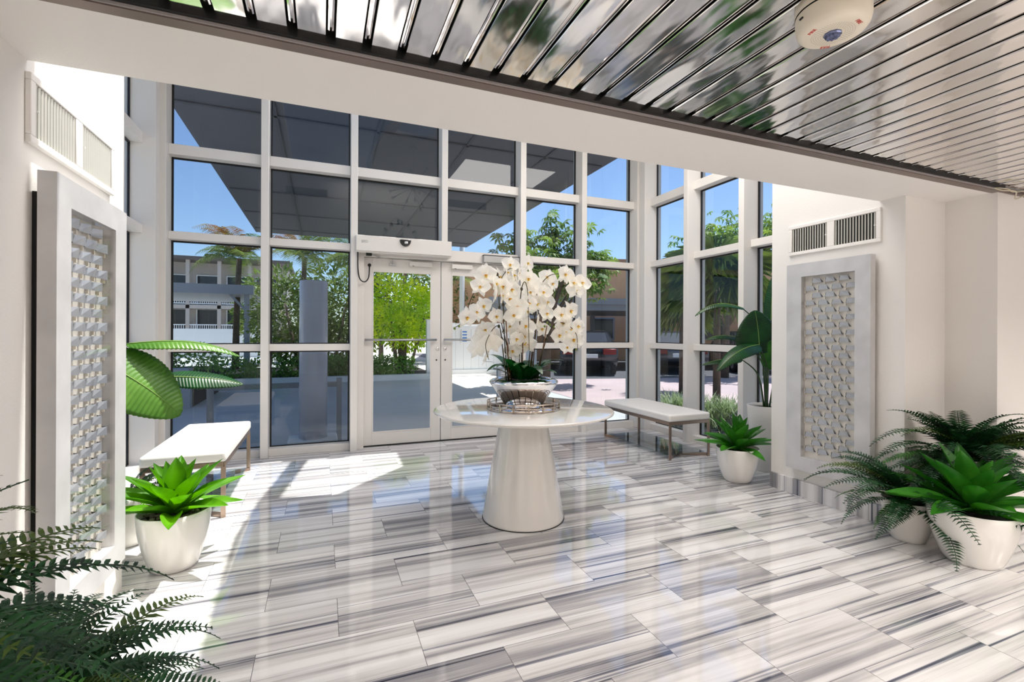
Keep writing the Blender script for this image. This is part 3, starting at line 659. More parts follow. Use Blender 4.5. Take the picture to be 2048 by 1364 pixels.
# wall art --------------------------------------------------------------
def make_art(side, label):
    # side +1: right wall, faces -X ; side -1: left wall, faces +X.  local: u along Y, d away from wall
    y0, y1, z0, z1 = 2.112, 2.742, .225, 1.838; iy0, iy1, iz0, iz1 = 2.215, 2.618, .332, 1.735
    wx = XR if side > 0 else XL
    t = tag(empty('wall_art', (wx, 2.42, .225)), label, 'wall art', 'shadow box panels on the side walls')
    def X(d): return -side*d
    def bx(mb, d0, d1, a0, a1, b0, b1, mi=0):
        xs = sorted((X(d0), X(d1))); return mb.box(xs[0], xs[1], a0-2.42, a1-2.42, b0-.225, b1-.225, mi)
    m = MB(); fr, bk = .075, .022
    bx(m, bk, fr, y0, iy0, z0, z1); bx(m, bk, fr, iy1, y1, z0, z1); bx(m, bk, fr, iy0, iy1, z0, iz0); bx(m, bk, fr, iy0, iy1, iz1, z1)
    m.build('frame', M_silver, t)
    bx(MB(), 0, bk, y0+.02, y1-.05, z0+.03, z1-.07).build('mounting_block', M_black, t)
    bx(MB(), bk, bk+.006, iy0, iy1, iz0, iz1).build('backing', mat('linen_backing', (.90, .88, .84), .7), t)
    g = MB(); x = X(.066); g.add([(x, iy0-2.42, iz0-.225), (x, iy1-2.42, iz0-.225), (x, iy1-2.42, iz1-.225), (x, iy0-2.42, iz1-.225)], [(0, 1, 2, 3)])
    g.build('glass', MATS.get('art_glass') or glass('art_glass', (.95, .95, .95), 1.5), t)
    # folded tiles: rows staggered by half a tile
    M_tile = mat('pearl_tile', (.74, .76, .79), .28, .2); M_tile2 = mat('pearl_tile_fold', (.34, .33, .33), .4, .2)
    pitch = .103; TW, THh = .066, .034
    tm = MB(); f = -side
    # face plate tilted off the wall, plus a folded triangular cheek and a small return
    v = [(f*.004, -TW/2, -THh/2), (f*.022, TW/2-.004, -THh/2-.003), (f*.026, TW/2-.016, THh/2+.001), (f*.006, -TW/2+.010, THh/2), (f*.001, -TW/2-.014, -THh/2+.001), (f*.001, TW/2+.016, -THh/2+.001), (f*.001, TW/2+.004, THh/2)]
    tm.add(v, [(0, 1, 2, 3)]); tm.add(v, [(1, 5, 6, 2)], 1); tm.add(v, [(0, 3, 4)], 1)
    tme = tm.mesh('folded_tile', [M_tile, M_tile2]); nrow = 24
    cl = MB()
    for r_i in range(nrow):
        z = 1.70-.0565*r_i
        for c_i in range(4):
            yy = 2.262+pitch*c_i+(.0 if r_i % 2 else .05)
            if yy > 2.60: continue
            o = bpy.data.objects.new('folded_tile', tme); COL.objects.link(o); o.parent = t; o.location = (X(bk+.008), yy-2.42, z-.225)
            cl.box(*sorted((X(bk+.006), X(bk+.016))), yy-2.42+.038, yy-2.42+.046, z-.225-.034, z-.225+.010)
    cl.build('clips', mat('pale_clip', (.93, .90, .84), .5), t)
    return t
make_art(1, 'silver framed shadow box of staggered folded tiles on the right wall')
make_art(-1, 'silver framed shadow box of staggered folded tiles on the sunlit left wall')
# air grilles --------------------------------------------------------------
def make_vent(side, label):
    wx = XR if side > 0 else XL; yc, zc = 2.43, 2.04
    t = tag(empty('air_grille', (wx, yc, zc)), label, 'vent', 'double air grilles above the shadow boxes')
    def bx(mb, d0, d1, a0, a1, b0, b1, mi=0):
        xs = sorted((-side*d0, -side*d1)); return mb.box(xs[0], xs[1], a0, a1, b0, b1, mi)
    fr = MB(); h = .118; w = .345
    for a0, a1, b0, b1 in ((-w, w, h-.026, h), (-w, w, -h, -h+.026), (-w, -w+.03, -h+.026, h-.026), (w-.03, w, -h+.026, h-.026), (-.028, .028, -h+.026, h-.026)): bx(fr, 0, .018, a0, a1, b0, b1)
    fr.build('frame', M_wall, t, bevel=.003)
    for (a0, a1) in ((-w+.03, -.028), (.028, w-.03)):
        bx(MB(), 0, .002, a0, a1, -h+.026, h-.026).build('duct_opening', mat('duct_dark', (.10, .095, .09), .8), t)
        lv = MB(); k = 14
        for i in range(k):
            y = a0+(a1-a0)*(i+.5)/k; x0, x1 = -side*.009, -side*.014
            lv.bar((x0, y-.003, 0), (x1, y+.003, 0), .0045, (h-.028)*2, up=(0, 0, 1))
        lv.build('louvres', mat('louvre', (.78, .78, .75), .45, .1), t)
        bx(MB(), .012, .022, a0+.004, a0+.010, -.004, .004).build('damper_lever', M_white, t)
    return t
make_vent(1, 'double white air grille high on the right wall'); make_vent(-1, 'double white air grille high on the left wall')
# fire alarm speaker strobe ----------------------------------------------------
t = tag(empty('fire_alarm', (1.335, .915, 2.222)), 'round cream fire alarm speaker strobe on the mirrored ceiling', 'fire alarm')
M_cream = mat('cream_plastic', (.90, .865, .79), .35)
MB().lathe([(.001, -.088), (.070, -.088), (.082, -.082), (.089, -.072), (.092, -.058), (.092, -.030)], 56).build('cover', M_cream, t)
MB().lathe([(.089, -.030), (.089, -.026)], 56).build('shadow_gap', M_black, t)
MB().lathe([(.093, -.026), (.094, -.020), (.094, 0.0), (.001, 0)], 56).build('base', M_cream, t)
hol = MB()
for r_, n_ in ((.030, 26), (.0355, 32), (.041, 38), (.0465, 44), (.052, 50)):
    for k in range(n_):
        a = 2*PI*k/n_
        hol.lathe([(.001, -.0884), (.0014, -.0884)], 6, c=(math.cos(a)*r_, math.sin(a)*r_))
hol.build('speaker_holes', mat('hole_dark', (.18, .15, .10), .8), t)
st = MB(); rs = random.Random(5)
st.sphere((0, 0, -.088), .024, 9, 5, sc=(1, 1, .45)); 
for k in range(9): a = 2*PI*k/9; st.sphere((math.cos(a)*.013, math.sin(a)*.013, -.094), .007, 6, 4, sc=(1, 1, 1))
o = st.build('strobe_lens', mat('strobe_glass', (.42, .45, .58), .05, .6), t)
for p in o.data.polygons: p.use_smooth = False
for a, rt in ((.9, .9+PI/2), (2.9, 2.9+PI/2), (4.9, 4.9+PI/2)):
    text_mesh('lettering', 'FIRE', .014, mat('red_ink', (.80, .25, .22), .5), t, (math.cos(a)*.064, math.sin(a)*.064, -.0886), Euler((PI, 0, 0)).to_matrix().to_4x4().to_euler() if False else (Matrix.Rotation(rt, 4, 'Z') @ Matrix.Rotation(PI, 4, 'X')).to_euler())
MB().box(-.096, -.088, -.006, .006, -.052, -.048).build('side_slot', M_black, t, bevel=.0005).rotation_euler = (0, 0, -.3)
tag(MB().tube(bezier([(3.88, 1.66, 2.215), (3.93, 1.63, 2.19), (4.02, 1.60, 2.185), (4.12, 1.64, 2.16), (4.20, 1.60, 2.2)], 8), .004, 6).tube(bezier([(3.90, 1.65, 2.21), (3.96, 1.61, 2.195), (4.05, 1.62, 2.19), (4.2, 1.58, 2.21)], 8), .003, 6).build('loose_wire', mat('wire_cream', (.80, .77, .68), .5)), 'loose pale wires hanging at the right end of the ceiling trim', 'wire')
# clock and chandelier behind the beam: they show only in the glass reflection
t = tag(empty('wall_clock', (1.345, 2.10, 3.06)), 'wall clock of loose dark numerals above the beam, reflected in the glass above the door', 'clock')
M_num = mat('clock_dark', (.08, .08, .09), .4)
for k in range(12):
    a = PI/2+2*PI*k/12; c = Vector((math.cos(a)*.30, .012, math.sin(a)*.30))
    if k % 3 == 0: text_mesh('numeral', {0: '12', 3: '3', 6: '6', 9: '9'}[k], .13, M_num, t, c, (PI/2, 0, PI), .004)
    else: d = Vector((math.cos(a), 0, math.sin(a))); MB().bar(c-d*.035, c+d*.035, .014, .02).build('hour_mark', M_num, t)
MB().box(-.08, .08, .004, .03, -.025, .035).build('movement', M_num, t, bevel=.01)
MB().bar((0, .035, 0), (-.26, .035, .01), .004, .012).bar((0, .036, 0), (.06, .036, .11), .004, .014).build('hand', M_num, t)
t = tag(empty('chandelier', (1.27, 3.92, 3.50)), 'chrome burst chandelier with clear bulbs, reflected in the glass above the door', 'chandelier')
MB().sphere((0, 0, 0), .055, 20, 14).build('hub', M_chrome, t); MB().tube([(0, 0, .05), (0, 0, .59)], .004, 6).lathe([(.001, .599), (.06, .597), (.06, .58), (.001, .575)], 24).build('chain', M_chrome, t)
rc = random.Random(2)
for k in range(22):
    zz = 1-2*(k+.5)/22; a = k*2.39996; rr = math.sqrt(1-zz*zz); d = Vector((rr*math.cos(a), rr*math.sin(a), zz*.9)).normalized(); Lk = .30
    if zz > .82: continue
    am = MB().tube([d*.05, d*Lk], .004, 6).tube([d*Lk, d*(Lk+.04)], .010, 8).build('arm', M_chrome, t)
    MB().sphere(d*(Lk+.065), .024, 10, 8).build('bulb', MATS.get('bulb_glass') or glass('bulb_glass', (.85, .85, .85), 1.8), am)
for x0, x1, z0, z1 in ((-.60, .07, 3.70, 3.82), (2.20, 3.05, 3.76, 3.90)):
    v = tag(empty('slot_grille', (x0, 2.10, z0)), 'black slot grille above the beam, reflected in the glass %s' % ('left of the doors' if x0 < 0 else 'over the right door'), 'vent', 'slot grilles above the beam'); MB().box(0, x1-x0, 0, .012, 0, z1-z0).build('frame', M_black, v)
    lv = MB(); [lv.box(.01, x1-x0-.01, .012, .02, .015+.02*i, .02+.02*i) for i in range(5)]; lv.build('louvres', M_gasket, v)

# ================================================================== PLANTS INSIDE
make_agave('potted_agave', (-.750, 3.11, 0), .172, .31, 'bright green agave in a white pot in the sun before the left bench', L_agL, 4, 'potted agaves', 0, peb=('river pebble in the white pot of the sunlit agave before the left bench', 'pebbles in the left agave pot'))
make_agave('potted_agave', (3.40, 3.16, 0), .175, .29, 'green agave in a white pot between the right bench and the right wall', L_ag, 9, 'potted agaves', 1.3, peb=('river pebble in the white pot of the agave by the right bench', 'pebbles in the right agave pot'))
make_agave('potted_agave', (3.445, 1.55, 0), .20, .30, 'large green agave in a white bowl pot in front of the ferns at right', L_ag, 15, 'potted agaves', 2.2, n=28, sc=1.22)
inX = lambda m: (lambda x, y, e: x > m)
make_fern('potted_fern', (3.434, 1.862, 0), .138, .25, 34, 1.10, 'fern with arching fronds in the smaller white pot against the right wall', 31, keep=lambda x, y, e: (x < 3.50 or y < 1.8) and y < 2.4 and math.hypot(x-3.445, y-1.55) > .25)
make_fern('potted_fern', (3.76, 1.72, 0), .135, .52, 62, 1.12, 'tall dark fern in the corner recess behind the large agave', 32, tall=True, keep=lambda x, y, e: (x < 3.93 or y < 1.6) and y < (1.9 if x > 3.5 else 2.2))
make_fern('potted_fern', (-.68, 1.42, 0), .17, .36, 96, .90, 'dark fern spilling over the floor in the lower left corner', 33, keep=lambda x, y, e: x > -.88)
make_fern('potted_fern', (-.76, 1.00, 0), .15, .74, 50, .98, 'taller dark fern at the left edge whose fronds cross the shadow box', 34, tall=True, keep=lambda x, y, e: x > -.88)
make_fern('potted_fern', (-1.10, 3.56, 0), .165, .30, 26, .62, 'small fern in a white pot behind the sunlit agave', 35, keep=lambda x, y, e: y < 3.72)
# tall planters with paddle leaves
def planter(loc, r, h): pass
Y3 = 3.3
t = tag(empty('paddle_leaf_plant', (3.93, 3.32, 0)), 'dark green paddle leaf plant in a tall white planter beside the right wall end', 'potted plant')
make_pot(t, .165, .61, tall=True, m=M_potm); soil(t, .145, .585)
def P_(p, o=(3.93, 3.32, 0)): return Vector(p)-Vector(o)
def stemleaf(t, o, base, mid, lb, tip, rise, w, m, nrm, fold=.25, rnd=.5, nr=26, rib=.003):
    lf = paddle(P_(lb, o), P_(tip, o), rise, w, m, nr, fold, nrm, rnd, rib).build('leaf', m, t, solid=.0015)
    midrib(P_(lb, o), P_(tip, o), rise, nrm).build('midrib', mat('midrib', (.50, .62, .30), .4), lf)
    c = bezier([P_(base, o), P_(mid, o), P_(lb, o)], 10); MB().tube(c, [.009-.005*i/len(c) for i in range(len(c))], 8).build('stalk', mat('stalk_green', (.16, .28, .09), .4), t)
oR = (3.93, 3.32, 0)
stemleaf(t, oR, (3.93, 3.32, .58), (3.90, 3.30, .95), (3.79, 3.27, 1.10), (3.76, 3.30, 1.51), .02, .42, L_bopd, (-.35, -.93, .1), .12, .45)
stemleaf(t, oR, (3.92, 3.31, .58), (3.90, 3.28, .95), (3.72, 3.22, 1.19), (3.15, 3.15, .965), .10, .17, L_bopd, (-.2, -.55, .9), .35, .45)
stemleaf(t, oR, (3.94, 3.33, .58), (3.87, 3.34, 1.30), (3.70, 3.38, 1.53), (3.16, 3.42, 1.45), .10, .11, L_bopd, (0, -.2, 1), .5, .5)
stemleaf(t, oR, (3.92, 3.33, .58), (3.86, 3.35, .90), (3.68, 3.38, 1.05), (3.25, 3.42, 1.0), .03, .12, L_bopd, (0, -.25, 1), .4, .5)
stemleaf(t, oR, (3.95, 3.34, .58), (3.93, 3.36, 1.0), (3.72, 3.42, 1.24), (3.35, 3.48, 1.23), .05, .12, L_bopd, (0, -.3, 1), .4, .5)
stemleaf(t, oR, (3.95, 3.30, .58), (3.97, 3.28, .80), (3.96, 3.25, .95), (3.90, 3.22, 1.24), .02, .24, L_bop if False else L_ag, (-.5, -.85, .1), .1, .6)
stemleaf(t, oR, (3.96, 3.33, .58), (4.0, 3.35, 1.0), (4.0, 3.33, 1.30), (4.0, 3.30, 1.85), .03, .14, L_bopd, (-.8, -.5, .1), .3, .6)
oL = (-1.22, 3.26, 0)
t = tag(empty('paddle_leaf_plant', oL), 'sunlit paddle leaf plant in a tall white planter behind the left wall end', 'potted plant')
make_pot(t, .17, .61, tall=True, m=M_potm); soil(t, .15, .585)
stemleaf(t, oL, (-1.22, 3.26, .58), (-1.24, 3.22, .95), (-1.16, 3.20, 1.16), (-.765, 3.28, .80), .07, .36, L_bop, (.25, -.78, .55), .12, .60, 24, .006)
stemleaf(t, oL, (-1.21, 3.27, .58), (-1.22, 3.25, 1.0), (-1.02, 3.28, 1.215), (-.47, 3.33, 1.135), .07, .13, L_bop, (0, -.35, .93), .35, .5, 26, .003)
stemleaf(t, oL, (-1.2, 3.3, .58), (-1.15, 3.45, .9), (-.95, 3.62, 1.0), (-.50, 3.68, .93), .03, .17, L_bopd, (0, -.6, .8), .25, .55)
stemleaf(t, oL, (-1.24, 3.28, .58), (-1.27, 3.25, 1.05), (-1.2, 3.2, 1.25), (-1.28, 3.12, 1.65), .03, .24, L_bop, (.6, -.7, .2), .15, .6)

# ================================================================== OUTSIDE
def gmat(name, col, var, sc, rough=.8):
    return mat(name, col, rough, var=var, vscale=sc, bump=.2, bscale=8)
M_conc = gmat('driveway_concrete', (.80, .79, .77), .10, .5); M_paver = gmat('pink_paving', (.80, .70, .68), .12, .7); M_asph = gmat('asphalt', (.36, .35, .36), .2, 1)
M_curb = mat('white_curb', (.92, .92, .90), .6); M_win = mat('dark_window', (.16, .17, .19), .12); M_beige = mat('beige_render', (.72, .68, .64), .8); M_roofg = mat('grey_roof', (.60, .61, .62), .5)
struct(MB().box(-60, 60, 5.66, 70, -.12, -.02).box(-60, -1.75, -5, 5.66, -.12, -.02).box(4.4, 60, 1.95, 5.66, -.12, -.02).build('ground', M_conc))
pv = MB(); pv.add([(4.55, 5.9, -.015), (30, -8, -.015), (30, 6, -.015), (11.8, 11.05, -.015), (9.2, 11.4, -.015), (6.0, 12.2, -.015), (4.9, 12.6, -.015)], [tuple(range(7))]); struct(pv.build('pavement', M_paver))
pv = MB(); pv.add([(4.9, 12.6, -.012), (6.0, 12.2, -.012), (9.2, 11.4, -.012), (11.8, 11.05, -.012), (30, 6, -.012), (40, 30, -.012), (5.0, 30, -.012)], [tuple(range(7))]); struct(pv.build('parking_ground', M_asph))
# porte-cochere roof over the drive
can = MB().box(-1.76, 4.42, 5.66, 15.2, 4.12, 4.9)
struct(can.build('ceiling_canopy', M_canopy))
cn = MB()
for k in range(5): cn.box(-1.70, 4.36, 6.9+k*1.9, 6.96+k*1.9, 4.10, 4.12)
for k in range(4): cn.box(-.6+k*1.3, -.56+k*1.3, 5.7, 15.15, 4.10, 4.12)
struct(cn.build('trim_90', mat('canopy_joint', (.34, .34, .37), .6)))
struct(MB().box(4.42, 5.6, 1.95, 5.72, 4.12, 4.9).build('ceiling_sun_block', M_wall))  # unseen overhang added to keep the sun off the right bench and floor
struct(MB().box(-1.80, 4.46, 5.64, 5.72, 4.06, 4.9).build('trim_91', M_frame))
# round column, bollards and low rail
t = tag(empty('column', (-.095, 5.93, -.02)), 'round grey column standing just outside the left glass', 'column')
MB().lathe([(.001, 0), (.152, 0), (.152, 1.88), (.148, 1.895), (.001, 1.895)], 48).build('shaft', mat('column_paint', (.88, .87, .90), .25, coat=.3), t)
MB().box(-.26, .26, -.2, .2, 0, .10).build('plinth', M_white, t, bevel=.01)
t = tag(empty('low_rail', (.19, 6.12, -.02)), 'low white rail with a square post beyond the left glass', 'railing')
MB().box(-.03, .03, -.03, .03, 0, .76).build('post', M_grey, t, bevel=.003); MB().box(-1.35, -.03, -.02, .02, .655, .715).build('top_rail', M_grey, t, bevel=.003); MB().box(-1.37, -1.31, -.03, .03, 0, .76).build('post', M_grey, t, bevel=.003)
t = tag(empty('guard_rail', (3.08, 8.4, -.02)), 'short white guard rail seen through the right glass door', 'railing')
MB().box(-.035, .035, -.035, .035, 0, .62).build('post', M_grey, t, bevel=.004); MB().box(-.10, .75, -.04, .04, .62, .66).build('top_rail', M_grey, t, bevel=.004); MB().box(.68, .75, -.035, .035, 0, .62).build('post', M_grey, t, bevel=.004)
# planter edge and fence
struct(MB().box(-5.5, 3.05, 13.3, 13.5, -.02, .13).build('curb', M_curb))
struct(MB().box(-5.5, 3.05, 13.5, 18, -.02, .10).build('planting_bed', M_soil))
t = tag(empty('white_fence', (2.80, 14.0, -.02)), 'white plank fence and gate beyond the right glass door', 'fence')
MB().box(0, .14, -.3, -.16, 0, 1.66).build('post', M_white, t, bevel=.01); MB().box(-.02, .16, -.32, -.14, 1.66, 1.70).build('post_cap', M_white, t, bevel=.01)
fe = MB()
for k in range(14): fe.box(.20+k*.245, .20+k*.245+.237, -.03, .0, .06, 1.60+.02*math.sin(k))
fe.build('planks', M_white, t); 
fr = MB().box(.16, 3.65, -.06, -.03, .10, .20).box(.16, 3.65, -.06, -.03, 1.42, 1.52); fr.build('rails', M_white, t)
MB().box(.16, .24, -.10, -.04, .75, .85).tube(bezier([(.24, -.12, 1.15), (.27, -.16, 1.0), (.24, -.12, .7)], 6), .02, 8).build('latch', M_satin, t)
sg = MB().box(1.10, 1.30, -.075, -.062, 1.0, 1.42).build('sign', M_white, t)
bl = MB()
for z in (1.05, 1.14, 1.23, 1.32): bl.box(1.13, 1.27, -.078, -.074, z, z+.045)
bl.build('sign_panel', mat('sign_blue', (.35, .55, .80), .5), sg)
tag(MB().tube([(4.55, 16.2, -.02), (4.55, 16.2, 7.0)], .09, 16).lathe([(.001, .0), (.16, 0), (.16, .25), (.11, .28)], 20, c=(4.55, 16.2)).build('lamp_post', M_white), 'white lamp post rising behind the plank fence', 'lamp post')
# foliage helper ---------------------------------------------------------------
def leafcloud(n, blobs, rng, size, mi=1, droop=.3, mb=None, asp=.45):
    mb = mb or MB()
    tot = sum(b[3]*b[4]*b[5] for b in blobs) or 1
    for b in blobs:
        cx, cy, cz, rx, ry, rz = b[:6]
        for _ in range(int(n*rx*ry*rz/tot)):
            while True:
                p = Vector((rng.uniform(-1, 1), rng.uniform(-1, 1), rng.uniform(-1, 1)))
                if .35 < p.length < 1: break
            c = Vector((cx+p.x*rx, cy+p.y*ry, cz+p.z*rz)); s_ = size*rng.uniform(.6, 1.3)
            d = (p.normalized()+Vector((rng.gauss(0, .6), rng.gauss(0, .6), rng.gauss(0, .5)-droop))).normalized()
            w = d.cross(Vector((rng.gauss(0, 1), rng.gauss(0, 1), rng.gauss(0, 1)))).normalized()*s_*asp*.5; nn = d.cross(w).normalized()*s_*.08
            mb.add([c, c+d*s_*.5+w+nn, c+d*s_, c+d*s_*.5-w+nn], [(0, 1, 2), (0, 2, 3)], mi)
    return mb
re_ = random.Random(77)
def bush(name, label, cat, loc, blobs, n, size, m, trunk=None, group=None, asp=.45, seed=1):
    rg = random.Random(seed); t = tag(empty(name, loc), label, cat, group)
    leafcloud(n, blobs, rg, size, 0, mb=MB(), asp=asp).build('foliage', m, t)
    tr = MB()
    for (a, b, r) in (trunk or [((0, 0, 0), (0, 0, blobs[0][2]), .03)]): 
        a = Vector(a); b = Vector(b); tr.tube([a, a.lerp(b, .5)+Vector((rg.uniform(-.05, .05), rg.uniform(-.05, .05), 0)), b], [r, r*.8, r*.5], 8)
    tr.build('trunk', M_bark, t); return t
bush('croton_bush', 'bright yellow green bush seen through the left glass door', 'bush', (2.15, 14.3, .1), [(-.2, 0, 2.1, 1.1, .6, .8), (.55, .1, 1.85, .85, .6, .75), (-.3, -.1, 1.45, .9, .55, .6), (.25, 0, 1.15, .7, .5, .5)], 5200, .13, L_bright, [((-.1, 0, 0), (-.3, 0, 1.6), .07), ((.1, 0, 0), (.2, 0, 1.6), .08), ((.25, 0, 0), (.7, 0, 1.7), .05), ((0, .1, 0), (0, .1, 1.8), .06)], seed=3)
bush('dark_bush', 'dark green bush growing behind the round column', 'bush', (-.2, 15.2, .1), [(-.6, 0, 1.5, 1.2, .8, 1.3), (.9, .1, 1.5, 1.1, .8, 1.3), (.2, 0, .8, 1.6, .7, .7)], 7000, .13, L_palm, [((-.4, 0, 0), (-.8, 0, 2.0), .06), ((.5, 0, 0), (.9, 0, 2.2), .06), ((0, 0, 0), (.1, 0, 1.8), .05)], seed=4)
for i, (x, y, sx, lab) in enumerate([(-3.6, 10.9, 1.5, 'clipped green hedge on the grey planter wall at far left'), (-.9, 13.95, 1.5, 'low glossy hedge behind the white curb left of the column'), (1.3, 13.9, .9, 'low dark hedge behind the white curb, seen through the left door'), (.55, 14.0, .75, 'low glossy hedge behind the white curb right of the column')]):
    z = .62 if i == 0 else .25
    bush('hedge', lab, 'hedge', (x, y, -.02), [(dx*sx, 0, z+.12, .55, .4, .30) for dx in (-.8, -.3, .3, .8)], 2600, .10, L_hedge, [((dx*sx, 0, 0), (dx*sx, 0, z), .02) for dx in (-.6, 0, .6)], group='hedges in the planting beds', seed=20+i)
struct(MB().box(-8, -2.1, 9.6, 9.75, -.02, .60).box(-8, -2.1, 9.5, 9.8, .60, .66).build('planter_wall', M_grey))
struct(MB().box(-8, -2.1, 9.75, 12, -.02, .55).build('planter_soil', M_soil))
# palms and trees behind
fpalm = [frond_mesh('frond', 1.9, .9, 1.9, 34, .55, re_, [L_palm], pw=.07, curl=.8), frond_mesh('frond', 1.9, .5, 1.5, 34, .55, re_, [L_palm], pw=.07, curl=.8), frond_mesh('frond', 1.8, 1.1, 1.8, 34, .55, re_, [L_red], pw=.07, curl=.8)]
def palm(x, y, h, n, sc, label, seed, red=0, lean=.1, group='palms around the building'):
    rg = random.Random(seed); t = tag(empty('palm_tree', (x, y, -.05)), label, 'palm', group)
    tr = MB().tube([(0, 0, 0), (lean*.3, 0, h*.5), (lean, 0, h)], [.09*sc+.03, .07*sc+.02, .06*sc+.02], 10); tr.build('trunk', M_bark, t)
    for k in range(n):
        me = fpalm[2] if rg.random() < red else fpalm[rg.randint(0, 1)]
        o = bpy.data.objects.new('frond', me); COL.objects.link(o); o.parent = t; o.location = (lean, 0, h); o.rotation_euler = (rg.uniform(-.3, .3), rg.uniform(-.5, .35), 2*PI*k/n+rg.uniform(-.2, .2)); o.scale = [sc*rg.uniform(.8, 1.15)]*3
    return t
palm(-2.6, 17.5, 3.7, 15, .95, 'palm with reddish dry fronds left of the column', 1, red=.75)
palm(-.7, 18.5, 4.0, 16, 1.0, 'tall feathery palm behind the dark bush', 2, red=.5)
palm(1.2, 19, 3.9, 16, 1.0, 'palm behind the yellow green bush', 3, red=.3)
palm(3.0, 19.5, 3.9, 16, 1.0, 'palm above the white fence gate post', 5, red=.15)
palm(5.1, 20.5, 3.6, 16, 1.05, 'palm behind the white lamp post', 6, red=.1)
bush('background_tree', 'dense green tree mass behind the palms', 'tree', (1.5, 22.5, 0), [(-3.2, 0, 2.2, 1.8, 1.0, 1.9), (-.6, 0, 2.7, 2.0, 1.0, 2.1), (2.0, 0, 2.7, 2.0, 1, 2.2), (4.6, 0, 2.4, 2, 1, 2.1)], 9000, .26, L_palm, [((-2, 0, 0), (-2, 0, 2.5), .12), ((1, 0, 0), (1, 0, 2.8), .12), ((4, 0, 0), (4, 0, 2.6), .12)], seed=8)
# umbrella-leaf tree on the right
def umbrella_tree(loc, blobs, n, label, seed):
    rg = random.Random(seed); t = tag(empty('umbrella_tree', loc), label, 'tree', 'trees by the parking'); mb = MB(); tr = MB()
    tr.tube([(0, 0, 0), (.05, 0, 1.2), (.1, 0, 2.2)], [.13, .11, .08], 10)
    for b in blobs: tr.tube([(.08, 0, 1.5), (b[0]*.5+.05, b[1]*.5, b[2]*.75+.2), (b[0], b[1], b[2]+b[5]*.5)], [.06, .04, .015], 7)
    tot = sum(b[3]*b[4]*b[5] for b in blobs)
    for b in blobs:
        for _ in range(int(n*b[3]*b[4]*b[5]/tot)):
            p = Vector((rg.gauss(0, .5), rg.gauss(0, .5), rg.gauss(0, .5))); c = Vector((b[0]+p.x*b[3], b[1]+p.y*b[4], b[2]+p.z*b[5])); L_ = rg.uniform(.13, .22); tl = Vector((rg.gauss(0, .35), rg.gauss(0, .35), 1)).normalized()
            X_ = tl.orthogonal().normalized(); Y_ = tl.cross(X_)
            for q in range(8):
                a = 2*PI*q/8+rg.uniform(-.1, .1); d = (X_*math.cos(a)+Y_*math.sin(a)); w = tl.cross(d)*L_*.17
                mid = c+d*L_*.55+tl*L_*.03; tip = c+d*L_-tl*L_*rg.uniform(.25, .6)
                mb.add([c, mid+w, tip, mid-w], [(0, 1, 2, 3)], 0)
    mb.build('foliage', L_tree, t); tr.build('trunk', M_bark, t); return t
umbrella_tree((5.0, 10.4, -.02), [(-.2, 0, 2.9, 1.0, .7, .5), (.35, .1, 3.7, .35, .35, .55), (-.5, .2, 3.4, .6, .5, .4), (.9, .3, 3.0, .6, .6, .4), (1.0, .1, 3.55, .4, .4, .4), (1.65, .2, 3.1, .55, .5, .45), (1.1, 0, 2.4, .6, .5, .25)], 620, 'umbrella leaved tree rising beyond the right panes beside the door', 12)
umbrella_tree((11.2, 10.9, -.02), [(0, 0, 3.9, 1.1, 1.0, .8), (-1.0, .3, 3.4, .8, .7, .6), (1.0, -.3, 4.0, 1.0, .8, .8), (2.2, -1.0, 4.2, 1.1, .8, .9)], 1000, 'leafy tree seen through the right side glass', 13)
def fan_palm(x, y, h, sc, label, seed):
    rg = random.Random(seed); t = tag(empty('fan_palm', (x, y, -.02)), label, 'palm', 'fan palms outside the right glass'); tr = MB().tube([(0, 0, 0), (0, 0, h)], [.07*sc, .05*sc], 12); tr.build('trunk', M_bark, t)
    fan = MB()
    for q in range(22):
        a = -1.9+3.8*q/21; d = Vector((math.cos(a), math.sin(a), 0)); w = Vector((-d.y, d.x, 0))*.022
        p0 = Vector((.35, 0, 0)); fan.add([p0, p0+d*.45+w+Vector((0, 0, .03)), p0+d*.9-Vector((0, 0, .35)), p0+d*.45-w+Vector((0, 0, .03))], [(0, 1, 2), (0, 2, 3)], 0)
    fan.tube([(0, 0, 0), (.35, 0, 0)], .012, 6)
    me = fan.mesh('frond', [L_palm])
    for k in range(24):
        o = bpy.data.objects.new('frond', me); COL.objects.link(o); o.parent = t; o.location = (0, 0, h); o.rotation_euler = (0, rg.uniform(-1.0, .8), k*2.4); o.scale = [sc*rg.uniform(.8, 1.1)]*3
fan_palm(6.7, 6.7, 2.45, 1.0, 'fan palm with hanging fronds outside the right glass', 3)
fan_palm(7.3, 8.3, 2.1, .85, 'second fan palm further out, seen through the narrowest right pane', 4)
